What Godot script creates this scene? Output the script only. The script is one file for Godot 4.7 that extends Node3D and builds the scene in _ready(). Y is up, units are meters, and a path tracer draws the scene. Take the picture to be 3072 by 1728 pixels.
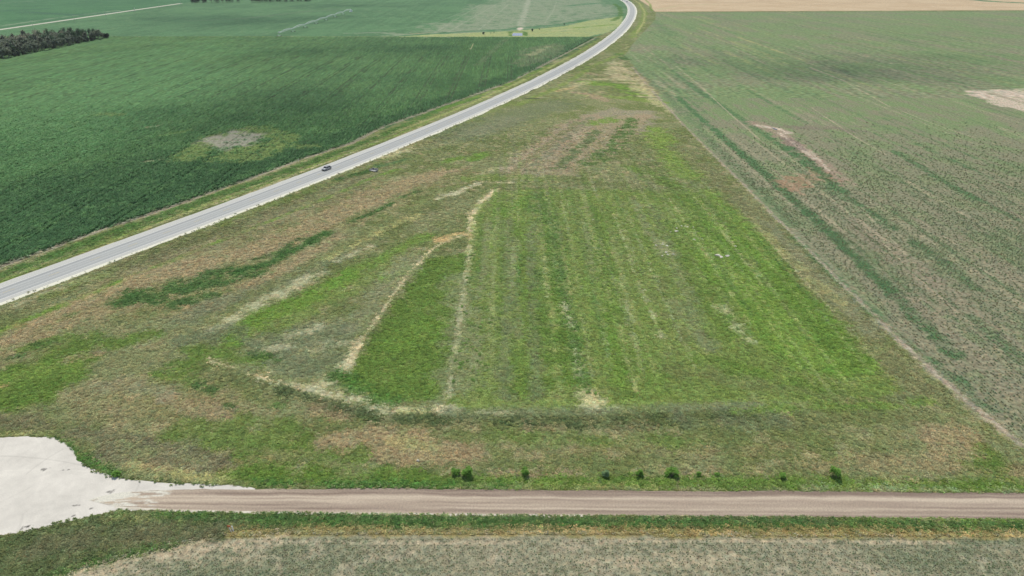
extends Node3D
# A meadow between a bending highway and a gravel road on the plains, seen from 78 m up. North is -z, metres.

const NEAR := [-310.0, -440.0, 0.4, 1550, 950]      # west edge, north edge, metres per sample, samples across, samples down
const FAR := [-1200.0, -1760.0, 1.25, 1920, 1056]
const LEAVES := 1.75                                 # leaves seen singly are paler than the stand they make up
const LIGHTNESS := 0.80                              # linear base colour per linear colour as seen in daylight
var maps := []                                       # the two land-cover maps: {x, z, r, w, h, col, veg}
var zone_near := PackedByteArray()
var coarse := PackedByteArray()                      # noises, 512 x 512 each, values 0..255
var medium := PackedByteArray()
var fine := PackedByteArray()
var rng := RandomNumberGenerator.new()
var relief := PackedFloat32Array()                   # ground height every 2 m over the near map
var taken := {}
var grain_texture: ImageTexture
var centre := PackedVector2Array()
var mats := {}

# land cover: two colours (as seen in daylight, 0-255) and the height of what grows there
var cover := {
	"green": [[126, 146, 74], [110, 134, 62], 0.28], "grass": [[107, 134, 58], [92, 120, 50], 0.32], "bright": [[120, 150, 64], [104, 138, 56], 0.3],
	"lime": [[136, 156, 78], [116, 142, 64], 0.28], "lush": [[86, 124, 56], [72, 110, 50], 0.45], "dark": [[74, 112, 54], [64, 98, 48], 0.42],
	"teal": [[84, 126, 78], [92, 122, 76], 0.35], "olive": [[126, 130, 86], [110, 120, 74], 0.3], "greygreen": [[126, 132, 102], [108, 118, 86], 0.25],
	"grey": [[146, 144, 118], [122, 126, 96], 0.15], "sedge": [[88, 104, 66], [74, 92, 54], 0.4], "rank": [[104, 114, 74], [86, 100, 60], 0.42],  # sedge: darker grass tone with shade painted in, no real sedge
	"brown": [[174, 155, 122], [154, 141, 106], 0.35], "pink": [[182, 156, 130], [158, 140, 114], 0.3], "brownolive": [[142, 138, 102], [120, 124, 84], 0.35],
	"greybrown": [[132, 124, 100], [116, 112, 86], 0.35], "yellow": [[170, 152, 104], [146, 138, 90], 0.35], "orange": [[204, 176, 128], [182, 158, 112], 0.25],
	"bronze": [[134, 122, 74], [118, 114, 66], 0.4], "straw": [[190, 184, 128], [164, 164, 108], 0.3], "strawpink": [[208, 192, 156], [188, 178, 138], 0.2],
	"furrow": [[74, 84, 58], [64, 76, 52], 0.1], "ash": [[176, 162, 140], [142, 136, 114], 0.25], "pale": [[202, 194, 164], [172, 168, 138], 0.06], "tan": [[212, 196, 162], [190, 176, 140], 0.04], "white": [[196, 202, 178], [170, 180, 146], 0.3],  # furrow: dark soil plus painted shade of the gap between corn rows
	"soil": [[196, 180, 154], [180, 166, 140], 0.0], "track": [[178, 164, 148], [160, 148, 132], 0.0], "bean": [[108, 130, 94], [98, 120, 84], 0.25],
	"beanlush": [[90, 124, 82], [80, 114, 74], 0.35], "soilbrown": [[152, 142, 120], [142, 134, 114], 0.05], "pinksoil": [[172, 148, 132], [156, 136, 120], 0.02],
	"sand": [[214, 196, 178], [198, 180, 162], 0.0], "wetsoil": [[138, 120, 112], [128, 114, 104], 0.0], "redsoil": [[172, 132, 108], [152, 128, 104], 0.03],
	"cornlush": [[66, 102, 64], [60, 94, 58], 0.9], "cornpale": [[98, 140, 90], [90, 132, 82], 0.7], "cornyellow": [[136, 150, 88], [116, 138, 76], 0.3],
	"mudgrey": [[172, 166, 152], [150, 146, 130], 0.0], "cornbare": [[124, 132, 100], [108, 122, 90], 0.35], "farbare": [[160, 164, 140], [146, 156, 130], 0.2],
	"farpale": [[182, 182, 162], [168, 172, 150], 0.1], "farlush": [[86, 132, 92], [78, 122, 84], 0.6], "fardark": [[76, 112, 90], [70, 106, 84], 0.6],
	"farbrown": [[118, 132, 108], [110, 128, 104], 0.4], "strip": [[182, 186, 132], [154, 166, 108], 0.3], "sandpink": [[226, 206, 192], [214, 196, 180], 0.0],
	"tilled": [[196, 172, 144], [186, 162, 136], 0.0],
}


func _ready() -> void:
	var cam := Camera3D.new()
	cam.name = "camera"
	cam.position = Vector3(0, 78, 0)
	cam.rotation_degrees = Vector3(-25.007, 0, 0)
	cam.fov = 44.0934
	cam.near = 1.0
	cam.far = 12000.0
	add_child(cam)
	var sky_look := ProceduralSkyMaterial.new()
	sky_look.sky_top_color = Color(0.61, 0.69, 0.79)
	sky_look.sky_horizon_color = Color(0.92, 0.92, 0.915)
	sky_look.sky_curve = 0.12
	sky_look.ground_horizon_color = Color(0.62, 0.66, 0.60)
	sky_look.ground_bottom_color = Color(0.36, 0.40, 0.30)
	sky_look.sky_energy_multiplier = 1.0
	var world := WorldEnvironment.new()
	world.name = "daylight"
	var env := Environment.new()
	env.background_mode = Environment.BG_SKY
	env.sky = Sky.new()
	env.sky.sky_material = sky_look
	env.tonemap_mode = Environment.TONE_MAPPER_LINEAR
	env.tonemap_exposure = 1.0
	env.sdfgi_enabled = true
	env.ssao_enabled = true
	env.ssil_enabled = true
	env.fog_enabled = true
	env.fog_density = 0.00005
	env.fog_light_color = Color(0.86, 0.89, 0.90)
	world.environment = env
	add_child(world)
	var sun := DirectionalLight3D.new()
	sun.name = "sun"
	sun.light_energy = 1.1
	sun.light_color = Color(1.0, 0.965, 0.91)
	sun.light_angular_distance = 1.2
	sun.shadow_enabled = true
	sun.rotation_degrees = Vector3(-62, 196, 0)     # high in the north-north-west, ahead of the camera
	add_child(sun)

	rng.seed = 20240611
	centre = line2([-232.4, 40, -181.9, -60, -127.4, -168, -96.1, -230, -67.7, -290, -41.2, -350, -12.4, -420, 17.8, -500, 48.4, -590, 78.9, -690, 108.6, -800, 132.6, -900, 152, -990, 169.5, -1080, 185, -1170, 198.3, -1260, 208.9, -1350, 215.8, -1430, 219.4, -1508, 224.7, -1700])
	make_noises()
	make_materials()
	paint_land()
	shape_ground()
	build_ground()
	build_highway()
	build_gravel_road()
	build_clouds()
	plant_corn()
	plant_meadow()
	plant_beans()
	build_trees()
	build_bushes()
	build_irrigator()
	build_poles()
	build_cars()
	build_small_things()


# ---------------------------------------------------------------- helpers

func line2(a: Array) -> PackedVector2Array:
	var out := PackedVector2Array()
	for i in range(0, a.size(), 2):
		out.append(Vector2(a[i], a[i + 1]))
	return out


func numbered(called: String) -> String:
	if not taken.has(called):
		taken[called] = 0
		return called
	taken[called] += 1
	return "%s_%03d" % [called, taken[called]]


func tag(o: Node3D, label: String, category := "", group := "", kind := "") -> void:
	o.set_meta("label", label)
	if category:
		o.set_meta("category", category)
	if group:
		o.set_meta("group", group)
	if kind:
		o.set_meta("kind", kind)


func thing(called: String, label: String, category: String, at: Vector3, turn := 0.0, group := "") -> Node3D:
	var o := Node3D.new()
	o.name = numbered(called)
	add_child(o)
	o.position = at
	o.rotation.y = turn
	tag(o, label, category, group)
	return o


func obj(called: String, m: Mesh, mat: Material, parent: Node3D = null) -> MeshInstance3D:
	var o := MeshInstance3D.new()
	o.mesh = m
	if mat:
		o.material_override = mat
	if parent:
		o.name = called
		parent.add_child(o, true)
	else:
		o.name = numbered(called)
		add_child(o)
	return o


func mesh_of(v: PackedVector3Array, n: PackedVector3Array, c: PackedColorArray, uv: PackedVector2Array, uv2: PackedVector2Array, idx: PackedInt32Array, into: ArrayMesh = null) -> ArrayMesh:
	var a := []
	a.resize(Mesh.ARRAY_MAX)
	a[Mesh.ARRAY_VERTEX] = v
	if n.size():
		a[Mesh.ARRAY_NORMAL] = n
	if c.size():
		a[Mesh.ARRAY_COLOR] = c
	if uv.size():
		a[Mesh.ARRAY_TEX_UV] = uv
	if uv2.size():
		a[Mesh.ARRAY_TEX_UV2] = uv2
	a[Mesh.ARRAY_INDEX] = idx
	var m := into if into else ArrayMesh.new()
	m.add_surface_from_arrays(Mesh.PRIMITIVE_TRIANGLES, a)
	return m


func lin(c: Array, k := LIGHTNESS) -> Color:
	var l := Color(c[0] / 255.0, c[1] / 255.0, c[2] / 255.0).srgb_to_linear()
	return Color(l.r * k, l.g * k, l.b * k)


func plain(c: Color, rough := 0.8, metal := 0.0) -> StandardMaterial3D:      # c: linear base colour
	var m := StandardMaterial3D.new()
	m.albedo_color = c.linear_to_srgb()
	m.roughness = rough
	m.metallic = metal
	return m


func box(st: SurfaceTool, size: Vector3, at: Vector3, turn := Basis.IDENTITY) -> void:
	var b := BoxMesh.new()
	b.size = size
	st.append_from(b, 0, Transform3D(turn, at))


func bar(st: SurfaceTool, a: Vector3, b: Vector3, r0: float, r1: float, sides := 6) -> void:
	var c := CylinderMesh.new()
	c.bottom_radius = r0
	c.top_radius = r1
	c.height = a.distance_to(b)
	c.radial_segments = sides
	c.rings = 0
	var up := (b - a).normalized()
	var side := up.cross(Vector3(0.31, 0.2, 0.93)).normalized()
	st.append_from(c, 0, Transform3D(Basis(side, up, side.cross(up)), (a + b) * 0.5))


func tool() -> SurfaceTool:
	var st := SurfaceTool.new()
	st.begin(Mesh.PRIMITIVE_TRIANGLES)
	return st


# ---------------------------------------------------------------- noises and materials

func noise_bytes(frequency: float, octaves: int, seed_no: int) -> PackedByteArray:
	var n := FastNoiseLite.new()
	n.noise_type = FastNoiseLite.TYPE_SIMPLEX_SMOOTH
	n.seed = seed_no
	n.frequency = frequency
	n.fractal_octaves = octaves
	n.fractal_gain = 0.55
	var im := n.get_seamless_image(512, 512, false, false, 0.12, true)
	im.convert(Image.FORMAT_L8)
	var d := im.get_data()
	for i in d.size():
		d[i] = clampi(int((d[i] - 128) * 1.75 + 128), 0, 255)
	return d


func make_noises() -> void:
	coarse = noise_bytes(0.012, 4, 11)
	medium = noise_bytes(0.06, 3, 23)
	fine = noise_bytes(0.3, 2, 37)


func make_materials() -> void:
	# fine grain of soil and stubble, 26 m a repeat
	var a := noise_bytes(0.16, 4, 51)
	var b := noise_bytes(0.05, 3, 67)
	var px := PackedByteArray()
	px.resize(512 * 512 * 3)
	for i in 512 * 512:
		var v := 0.5 + (a[i] / 255.0 - 0.5) * 0.95 + (b[i] / 255.0 - 0.5) * 0.35
		v = clampf(v, 0.0, 1.0)
		var l := 0.60 + 0.40 * v
		px[i * 3] = int(255.0 * sqrt(l * (0.97 + 0.03 * v)))
		px[i * 3 + 1] = int(255.0 * sqrt(l))
		px[i * 3 + 2] = int(255.0 * sqrt(l * (1.0 - 0.06 * v)))
	grain_texture = ImageTexture.create_from_image(Image.create_from_data(512, 512, false, Image.FORMAT_RGB8, px))
	var leaf := StandardMaterial3D.new()
	leaf.vertex_color_use_as_albedo = true
	leaf.roughness = 0.75
	leaf.metallic_specular = 0.3
	leaf.cull_mode = BaseMaterial3D.CULL_DISABLED
	leaf.backlight_enabled = true
	leaf.backlight = Color(0.55, 0.6, 0.4)
	mats.leaf = leaf
	var paint := StandardMaterial3D.new()
	paint.vertex_color_use_as_albedo = true
	paint.roughness = 0.9
	paint.metallic_specular = 0.25
	mats.tinted = paint
	var grit := paint.duplicate() as StandardMaterial3D
	grit.albedo_texture = grain_texture
	grit.uv1_triplanar = true
	grit.uv1_world_triplanar = true
	grit.uv1_scale = Vector3(0.09, 0.09, 0.09)
	mats.grit = grit
	mats.steel = plain(Color(0.76, 0.79, 0.80), 0.5, 0.0)
	mats.wood = plain(Color(0.26, 0.22, 0.18), 0.9)
	mats.rubber = plain(Color(0.03, 0.03, 0.032), 0.85)
	mats.concrete = plain(Color(0.34, 0.34, 0.33), 0.9)
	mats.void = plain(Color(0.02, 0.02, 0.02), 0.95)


# ---------------------------------------------------------------- land cover

func new_map(d: Array) -> Dictionary:
	var m := {"x": d[0], "z": d[1], "r": d[2], "w": d[3], "h": d[4]}
	m.zone = PackedByteArray()
	m.zone.resize(m.w * m.h)
	m.col = PackedVector3Array()
	m.col.resize(m.w * m.h)
	m.veg = PackedFloat32Array()
	m.veg.resize(m.w * m.h)
	return m


func crossings(p: PackedVector2Array, z: float) -> PackedFloat32Array:
	var out := PackedFloat32Array()
	for i in p.size():
		var a := p[i]
		var b := p[(i + 1) % p.size()]
		if (a.y > z) != (b.y > z):
			out.append(a.x + (z - a.y) / (b.y - a.y) * (b.x - a.x))
	out.sort()
	return out


func zone(p: PackedVector2Array, id: int) -> void:
	for m in maps:
		var zn: PackedByteArray = m.zone
		for j in m.h:
			var c := crossings(p, m.z + (j + 0.5) * m.r)
			for k in range(0, c.size() - 1, 2):
				var i0 := clampi(int(ceil((c[k] - m.x) / m.r - 0.5)), 0, m.w)
				var i1 := clampi(int(ceil((c[k + 1] - m.x) / m.r - 0.5)), 0, m.w)
				for i in range(i0, i1):
					zn[j * m.w + i] = id
		m.zone = zn


func vec(c: Array) -> Vector3:
	return Vector3(c[0], c[1], c[2])


func base_cover() -> void:
	# 0 meadow and verges, 1 corn, 2 beans, 3 nearest field, 4 second irrigated field, 5 ploughed field, 6 field west of the far road
	var a := [vec([134, 138, 96]), vec([90, 127, 77]), vec([126, 145, 101]), vec([152, 148, 124]), vec([98, 136, 96]), vec([210, 186, 154]), vec([84, 128, 88])]
	var b := [vec([116, 126, 76]), vec([78, 115, 70]), vec([138, 138, 112]), vec([130, 134, 108]), vec([88, 124, 88]), vec([200, 174, 142]), vec([76, 118, 82])]
	var c := [vec([164, 154, 118]), vec([94, 130, 84]), vec([156, 148, 120]), vec([174, 162, 140]), vec([114, 144, 104]), vec([218, 194, 164]), vec([98, 138, 98])]
	var veg := [0.3, 0.8, 0.22, 0.12, 0.6, 0.0, 0.6]
	for m in maps:
		var w: int = m.w
		var col: PackedVector3Array = m.col
		var vg: PackedFloat32Array = m.veg
		var zn: PackedByteArray = m.zone
		var near: bool = m.r < 1.0
		for j in m.h:
			var z: float = m.z + j * m.r
			var greener := clampf((-z - 200.0) / 260.0, 0.0, 1.0)
			for i in w:
				var k: int = j * w + i
				var id := zn[k]
				var cn := coarse[((j & 511) << 9) | (i & 511)] / 255.0
				var mn := medium[(((j + 77) & 511) << 9) | ((i + 190) & 511)] / 255.0
				if id == 0:
					var t := clampf((cn - 0.5) * 2.0 + 0.5, 0.0, 1.0)
					var s := clampf((mn - 0.62) * 2.6, 0.0, 0.75)
					col[k] = a[0].lerp(b[0], t).lerp(c[0], s)
				else:
					# crops differ along the rows (north-south) far less than across them
					var rn := medium[(((j >> 4) & 511) << 9) | ((i * 2) & 511)] / 255.0 if id < 5 and id != 3 else medium[((j * 2 & 511) << 9) | ((i >> 4) & 511)] / 255.0
					var t := clampf((cn * 0.55 + rn * 0.45 - 0.5) * 3.0 + 0.5, 0.0, 1.0)
					var s := clampf((mn - 0.6) * 2.2, 0.0, 0.6)
					if id == 2:
						t = clampf(t + 0.6 - greener * 0.85, 0.0, 1.0)
						s = s * (1.0 - greener * 0.7)
					col[k] = a[id].lerp(b[id], t).lerp(c[id], s)
				vg[k] = veg[id]
		m.col = col
		m.veg = vg


func blend_cover(m: Dictionary, kind: String, mask: PackedFloat32Array, bx: int, bz: int, bw: int, bh: int, amount: float, rough: float) -> void:
	var c: Array = cover[kind]
	var c1 := vec(c[0])
	var c2 := vec(c[1])
	var tall: float = c[2]
	var col: PackedVector3Array = m.col
	var vg: PackedFloat32Array = m.veg
	var w: int = m.w
	var ox := kind.hash() & 511
	for j in bh:
		var zz := bz + j
		for i in bw:
			var t := mask[j * bw + i]
			if t <= 0.0:
				continue
			var xx := bx + i
			var n := medium[(((zz + ox) & 511) << 9) | ((xx + 31) & 511)] / 255.0
			var f := fine[((zz & 511) << 9) | ((xx + ox) & 511)] / 255.0
			t += ((n - 0.5) * 1.1 + (f - 0.5) * 0.6) * rough
			t = clampf((t - 0.2) * 1.6, 0.0, 1.0)
			if t <= 0.0:
				continue
			t *= amount
			var k := zz * w + xx
			col[k] = col[k].lerp(c1.lerp(c2, clampf(n * 0.8 + f * 0.5 - 0.2, 0.0, 1.0)), t)
			vg[k] = lerpf(vg[k], tall, t)
	m.col = col
	m.veg = vg


func stroke(kind: String, width: float, amount: float, rough: float, a: Array) -> void:
	var p := line2(a)
	var r := maxf(width * 0.5, 0.3) * 1.35
	for m in maps:
		var rr: float = maxf(r, m.r * 0.8)
		var lo := p[0]
		var hi := p[0]
		for q in p:
			lo = lo.min(q)
			hi = hi.max(q)
		var bx := clampi(int((lo.x - rr - m.x) / m.r), 0, m.w)
		var bz := clampi(int((lo.y - rr - m.z) / m.r), 0, m.h)
		var bw := clampi(int((hi.x + rr - m.x) / m.r) + 2, 0, m.w) - bx
		var bh := clampi(int((hi.y + rr - m.z) / m.r) + 2, 0, m.h) - bz
		if bw <= 0 or bh <= 0:
			continue
		var mask := PackedFloat32Array()
		mask.resize(bw * bh)
		var inv := 1.0 / (rr * rr)
		for s in p.size() - 1:
			var u := p[s]
			var v := p[s + 1]
			var d := v - u
			var dd := maxf(d.length_squared(), 0.001)
			var z0 := maxi(bz, int((minf(u.y, v.y) - rr - m.z) / m.r))
			var z1 := mini(bz + bh, int((maxf(u.y, v.y) + rr - m.z) / m.r) + 2)
			for j in range(z0, z1):
				var z: float = m.z + (j + 0.5) * m.r
				# the part of this line of samples that lies near the segment
				var za := clampf(z - rr, minf(u.y, v.y), maxf(u.y, v.y))
				var zb := clampf(z + rr, minf(u.y, v.y), maxf(u.y, v.y))
				var xa := u.x
				var xb := v.x
				if absf(d.y) > 0.01:
					xa = u.x + (za - u.y) / d.y * d.x
					xb = u.x + (zb - u.y) / d.y * d.x
				var i0 := maxi(bx, int((minf(xa, xb) - rr - m.x) / m.r))
				var i1 := mini(bx + bw, int((maxf(xa, xb) + rr - m.x) / m.r) + 2)
				for i in range(i0, i1):
					var q := Vector2(m.x + (i + 0.5) * m.r, z)
					var t := clampf((q - u).dot(d) / dd, 0.0, 1.0)
					var e := 1.0 - (q - u - d * t).length_squared() * inv
					var at := (j - bz) * bw + i - bx
					if e > mask[at]:
						mask[at] = e
		blend_cover(m, kind, mask, bx, bz, bw, bh, amount, rough)


func patch(kind: String, soft: float, amount: float, rough: float, a: Array) -> void:
	var p := line2(a)
	for m in maps:
		var lo := p[0]
		var hi := p[0]
		for q in p:
			lo = lo.min(q)
			hi = hi.max(q)
		var bx := clampi(int((lo.x - soft - m.x) / m.r), 0, m.w)
		var bz := clampi(int((lo.y - soft - m.z) / m.r), 0, m.h)
		var bw := clampi(int((hi.x + soft - m.x) / m.r) + 2, 0, m.w) - bx
		var bh := clampi(int((hi.y + soft - m.z) / m.r) + 2, 0, m.h) - bz
		if bw <= 0 or bh <= 0:
			continue
		# coarse raster, then enlarged: a soft edge about as wide as asked
		var q: float = maxf(soft * 0.5, m.r)
		var sw := maxi(2, int(ceil(bw * m.r / q)))
		var sh := maxi(2, int(ceil(bh * m.r / q)))
		var raw := PackedByteArray()
		raw.resize(sw * sh)
		for j in sh:
			var c := crossings(p, m.z + bz * m.r + (j + 0.5) * bh * m.r / sh)
			for k in range(0, c.size() - 1, 2):
				var i0 := clampi(int(ceil((c[k] - m.x - bx * m.r) / (bw * m.r) * sw - 0.5)), 0, sw)
				var i1 := clampi(int(ceil((c[k + 1] - m.x - bx * m.r) / (bw * m.r) * sw - 0.5)), 0, sw)
				for i in range(i0, i1):
					raw[j * sw + i] = 255
		var im := Image.create_from_data(sw, sh, false, Image.FORMAT_L8, raw)
		im.resize(bw, bh, Image.INTERPOLATE_BILINEAR)
		var big := im.get_data()
		var mask := PackedFloat32Array()
		mask.resize(bw * bh)
		for k in bw * bh:
			mask[k] = big[k] / 255.0
		blend_cover(m, kind, mask, bx, bz, bw, bh, amount, rough)


func paint_land() -> void:
	maps = [new_map(NEAR), new_map(FAR)]
	zone(line2([-1300, -1800, 240, -1800, 236, -1560, 226, -1440, 200, -1260, 178, -1090, 140, -930, 90, -806, -1300, -806]), 4)
	zone(line2([-1300, -2000, -604, -2000, -600, -880, -599, -500, -1300, -500]), 6)
	zone(line2([-201.8, -50.9, -141.8, -180.9, -129.1, -209.1, -113.8, -239.9, -99.9, -269.8, -90.1, -293.5, -74.6, -323.6, -64.2, -361.1, 0, -503.9, 32.8, -610.6, 87, -797, 85, -804, -300, -804, -585, -804, -585, -52]), 1)
	zone(line2([420, -101, 91, -100, 87.1, -163, 87.3, -270.3, 88.9, -435.6, 96.3, -592.9, 98.1, -643.2, 117.1, -729, 152.9, -867.4, 193.7, -1025.5, 221, -1168.6, 900, -1196, 900, -101]), 2)
	zone(line2([-75, -40, -61.2, -72.6, -55.8, -75.2, -49, -77.6, -42.9, -79.8, -34.8, -80.3, -17, -80.3, 0, -80.3, 42, -80.1, 75.9, -80, 300, -79.7, 300, -20, -75, -20]), 3)
	zone(line2([247, -1800, 250, -1500, 235, -1300, 222, -1182, 900, -1222, 1300, -1240, 1300, -1800]), 5)
	base_cover()
	# verge on the near side of the highway
	stroke("bright", 3, 0.85, 0.7, [-117.9, -144.4, -112.4, -155.2, -105.8, -167.3, -97.4, -185.1, -88, -202.2, -77, -222.2, -68.1, -239, -60.3, -255.5, -52.7, -271.4, -46.2, -280])
	stroke("pale", 3, 0.55, 1.4, [-122.8, -156.3, -119.6, -162.3, -115.6, -169.6, -110.6, -176])
	stroke("yellow", 1.3, 0.7, 0.8, [-117.3, -143.4, -113.3, -148.7, -109.5, -155.2, -106.5, -164.2, -102.2, -174.2])
	stroke("green", 4, 0.4, 1.2, [-117.6, -162.3, -103.3, -193.2, -86.5, -227, -72.2, -255.5, -54.6, -292.3, -24.1, -366.2, 0, -425.3])
	stroke("dark", 3, 0.8, 1.2, [-68.2, -264.3, -62.3, -272.5, -57.3, -279.4])
	stroke("teal", 3, 0.7, 0.8, [-55.9, -285.4, -49.5, -291.6, -45.4, -298.1])
	# dead brown weeds along the highway
	patch("brown", 4, 0.85, 0.9, [-115.5, -140.6, -111.7, -152.4, -105.7, -166.6, -102.8, -175.5, -94.3, -185.7, -83.5, -190.2, -80.5, -176, -91.2, -173.4, -97.6, -164.7, -102.7, -158.9, -107.6, -150.3, -110.1, -140.6, -109.2, -131])
	patch("brown", 4, 0.8, 0.9, [-83.5, -190.2, -72.8, -208.1, -64.6, -225, -59, -242.1, -48.7, -256.6, -35.7, -272.5, -27, -281.2, -27.4, -267, -39.1, -251.6, -47.5, -233.3, -55, -217.2, -61.6, -202.9, -68.4, -193.2, -74.7, -184.3])
	patch("brown", 4, 0.75, 0.9, [-83, -152.4, -73.7, -163.5, -66.2, -178.7, -57.5, -196.4, -52.6, -206.3, -53.6, -194.8, -62.5, -173.4, -70.4, -154.5, -79.3, -148.3])
	stroke("brown", 7, 0.6, 1.2, [-106.8, -135.2, -102.9, -150.3, -96.6, -156.7, -85.9, -158.9])
	stroke("brown", 6, 0.5, 1.2, [-53.6, -306.9, -41.8, -325.1, -31.8, -337])
	stroke("pink", 4, 0.5, 1.2, [-29.4, -272.5, -17.5, -284.2])
	patch("brown", 10, 0.45, 1.5, [-114.9, -137, -110.2, -163.5, -99.6, -190.2, -82, -213.5, -57.6, -256.6, -25.9, -287.2, -16.9, -272.5, -39.3, -233.3, -56.8, -193.2, -66.4, -165.9, -76.4, -150.3, -97.1, -148.3, -106.6, -127])
	patch("greybrown", 10, 0.4, 1.4, [-119.1, -190.2, -85.1, -223, -60.7, -272.5, -46.8, -284.2, -56.6, -251.6, -79.7, -206.3, -100.9, -176])
	# lush dark weeds in the low strip
	stroke("dark", 10, 0.85, 1.3, [-95.6, -161.6, -89.4, -162.3, -84.3, -167.1, -79.5, -173.4, -73.3, -177.1])
	stroke("dark", 6, 0.8, 1.3, [-87.5, -157.1, -81.9, -158.9, -77.6, -163])
	stroke("dark", 4.5, 0.95, 0.7, [-74, -176, -68, -184.3, -63, -194.8, -57.5, -207])
	stroke("dark", 2.2, 0.9, 0.8, [-52.3, -216.5, -47.3, -224.6, -41.9, -236.8])
	stroke("dark", 2, 0.6, 1.2, [-40.6, -242.1, -33.3, -251.6])
	stroke("dark", 2.2, 0.7, 1.2, [-72.9, -185.7, -67.9, -191.7, -64, -202.9])
	stroke("dark", 4, 0.5, 1.5, [-100.7, -158.9, -96, -163.5])
	# terraces and washed strips west of the field
	stroke("greygreen", 8, 0.7, 0.9, [-77.4, -150.3, -72, -158.9, -64.3, -165.9, -56.8, -176, -49.6, -187.2])
	stroke("pale", 5, 0.65, 1.5, [-67.2, -143.4, -62.8, -154.9, -57.7, -164.2, -52.4, -175.5])
	stroke("straw", 3.5, 0.85, 1.1, [-52.7, -185.7, -46.3, -198.9, -38.9, -212.7, -31.3, -223])
	stroke("pale", 2.6, 0.7, 1.3, [-49, -184.3, -42.2, -196.4])
	stroke("olive", 5, 0.8, 0.8, [-65.6, -163.5, -56.1, -181.4, -47, -202.9, -36.5, -223, -23.7, -242.1])
	stroke("pale", 3, 0.9, 0.9, [-21.2, -245.8, -17.3, -252.6, -12.5, -260.1])
	stroke("pale", 2.5, 0.8, 1.2, [-26.3, -239.9, -22.6, -245.4])
	stroke("pale", 5, 0.7, 1.3, [-8.4, -278.3, -2.1, -281.8])
	stroke("tan", 2.2, 0.8, 0.9, [-11, -261.7, -0.5, -261.7])
	stroke("bright", 7, 0.95, 0.8, [-63.1, -139.7, -58, -151.8, -50.3, -163, -43.8, -175.5])
	stroke("bright", 5, 0.7, 1, [-44.9, -175.5, -37.1, -187.2, -32.7, -195.7, -25.6, -206.3])
	stroke("bright", 5, 0.7, 1, [-34.6, -172.1, -27, -178.7])
	stroke("green", 8, 0.6, 1, [-54.4, -146.3, -45.1, -162.3, -34, -181.4])
	patch("greygreen", 5, 0.75, 1, [-62, -131.8, -58.1, -140.6, -47.3, -147.3, -35.9, -146.3, -33.8, -127, -42.5, -122.4, -53.6, -127])
	stroke("grey", 8, 0.6, 1.3, [-37.8, -146.3, -33.2, -163.5, -28.8, -184.3])
	stroke("pale", 4, 0.6, 1.6, [-49.6, -142.5, -45.8, -145.3])
	stroke("pale", 3, 0.6, 1.6, [-53.7, -135.2, -49.9, -137])
	stroke("pale", 4, 0.5, 1.7, [-43.7, -137, -37.1, -138.8])
	stroke("pale", 5, 0.6, 1.6, [-36.4, -123.9, -33.9, -127.8])
	stroke("pale", 3, 0.5, 1.6, [-40.1, -119.5, -36.8, -122.4])
	stroke("grass", 5, 0.8, 0.9, [-70.2, -135.2, -62.3, -132.7, -53.9, -130.5])
	stroke("dark", 2.5, 0.6, 1.3, [-55.8, -133.5, -49.9, -131])
	stroke("greygreen", 8, 0.7, 1.1, [-72.6, -138.8, -67.1, -140.6, -63, -144.4])
	stroke("tan", 0.8, 0.9, 1.2, [-34.5, -126.7, -33.7, -135.2, -33.2, -141.5, -31.4, -152.4, -29.5, -165.9, -27, -178.7, -24.1, -190.2])
	stroke("tan", 2.2, 0.7, 1.5, [-34.6, -127.8, -34.3, -134.4, -33.7, -139.7])
	stroke("tan", 1, 0.9, 0.8, [-24.1, -190.2, -22.2, -196.4, -16.7, -202.9, -12.8, -206.3])
	stroke("orange", 5, 0.9, 1, [-21.5, -201.6, -16.9, -205.6])
	stroke("tan", 2.6, 1, 0.6, [-12.8, -208.1, -13.2, -221, -11.5, -236.8, -5.9, -253.1])
	stroke("tan", 1.6, 0.8, 0.9, [-12.4, -190.2, -12.7, -206.3])
	stroke("orange", 1.6, 0.8, 1, [-12.8, -202.9, -13, -208.1])
	# the broad green field
	patch("green", 5, 0.75, 0.8, [-4.8, -251.6, 31, -252.6, 73.2, -251.6, 77.5, -213.5, 78.2, -163.5, 79.1, -138.8, 78.2, -122.4, 73, -116.7, 54.2, -114, 17.4, -112, -11.1, -112, -12.3, -116.7, -12.4, -190.2, -12, -233.3])
	patch("grass", 3, 0.9, 0.6, [-34.3, -121.7, -31.8, -138.8, -28.5, -158.9, -23.6, -187.2, -13.5, -190.2, -12.4, -140.6, -12.5, -114.6, -23.6, -114.6])
	stroke("lush", 5, 0.8, 1, [-34.6, -123.2, -28.9, -118.8, -23.2, -114.6])
	stroke("bright", 8, 0.5, 1.2, [-24.7, -138.8, -18.3, -146.3])
	stroke("grey", 10, 0.6, 1.1, [-13.6, -173.4, -10.6, -140.6, -10.9, -119.5])
	stroke("pale", 0.8, 0.6, 1.3, [-12.3, -116.7, -12.6, -131.8, -12.6, -150.3, -12.5, -173.4, -12.2, -193.2])
	# rows and weed lines in the field
	stroke("grey", 3, 0.5, 1.3, [-8.1, -217.2, -7.6, -184.3, -7.2, -158.9])
	stroke("pale", 0.7, 0.3, 1.3, [-5.2, -233.3, -4.6, -161.2, -4.2, -119.5])
	stroke("greygreen", 4, 0.6, 1.3, [-1.7, -217.2, -1.4, -154.5, -1.2, -116.7])
	stroke("pale", 1, 0.45, 1.3, [0.2, -196.4, 0.2, -170.8, 0.2, -150.3])
	stroke("grass", 5, 0.6, 1.3, [2.8, -217.2, 2.5, -156.7, 2.4, -119.5])
	stroke("greygreen", 3, 0.6, 1.3, [6, -217.2, 5.3, -154.5, 4.8, -116.7])
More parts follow.
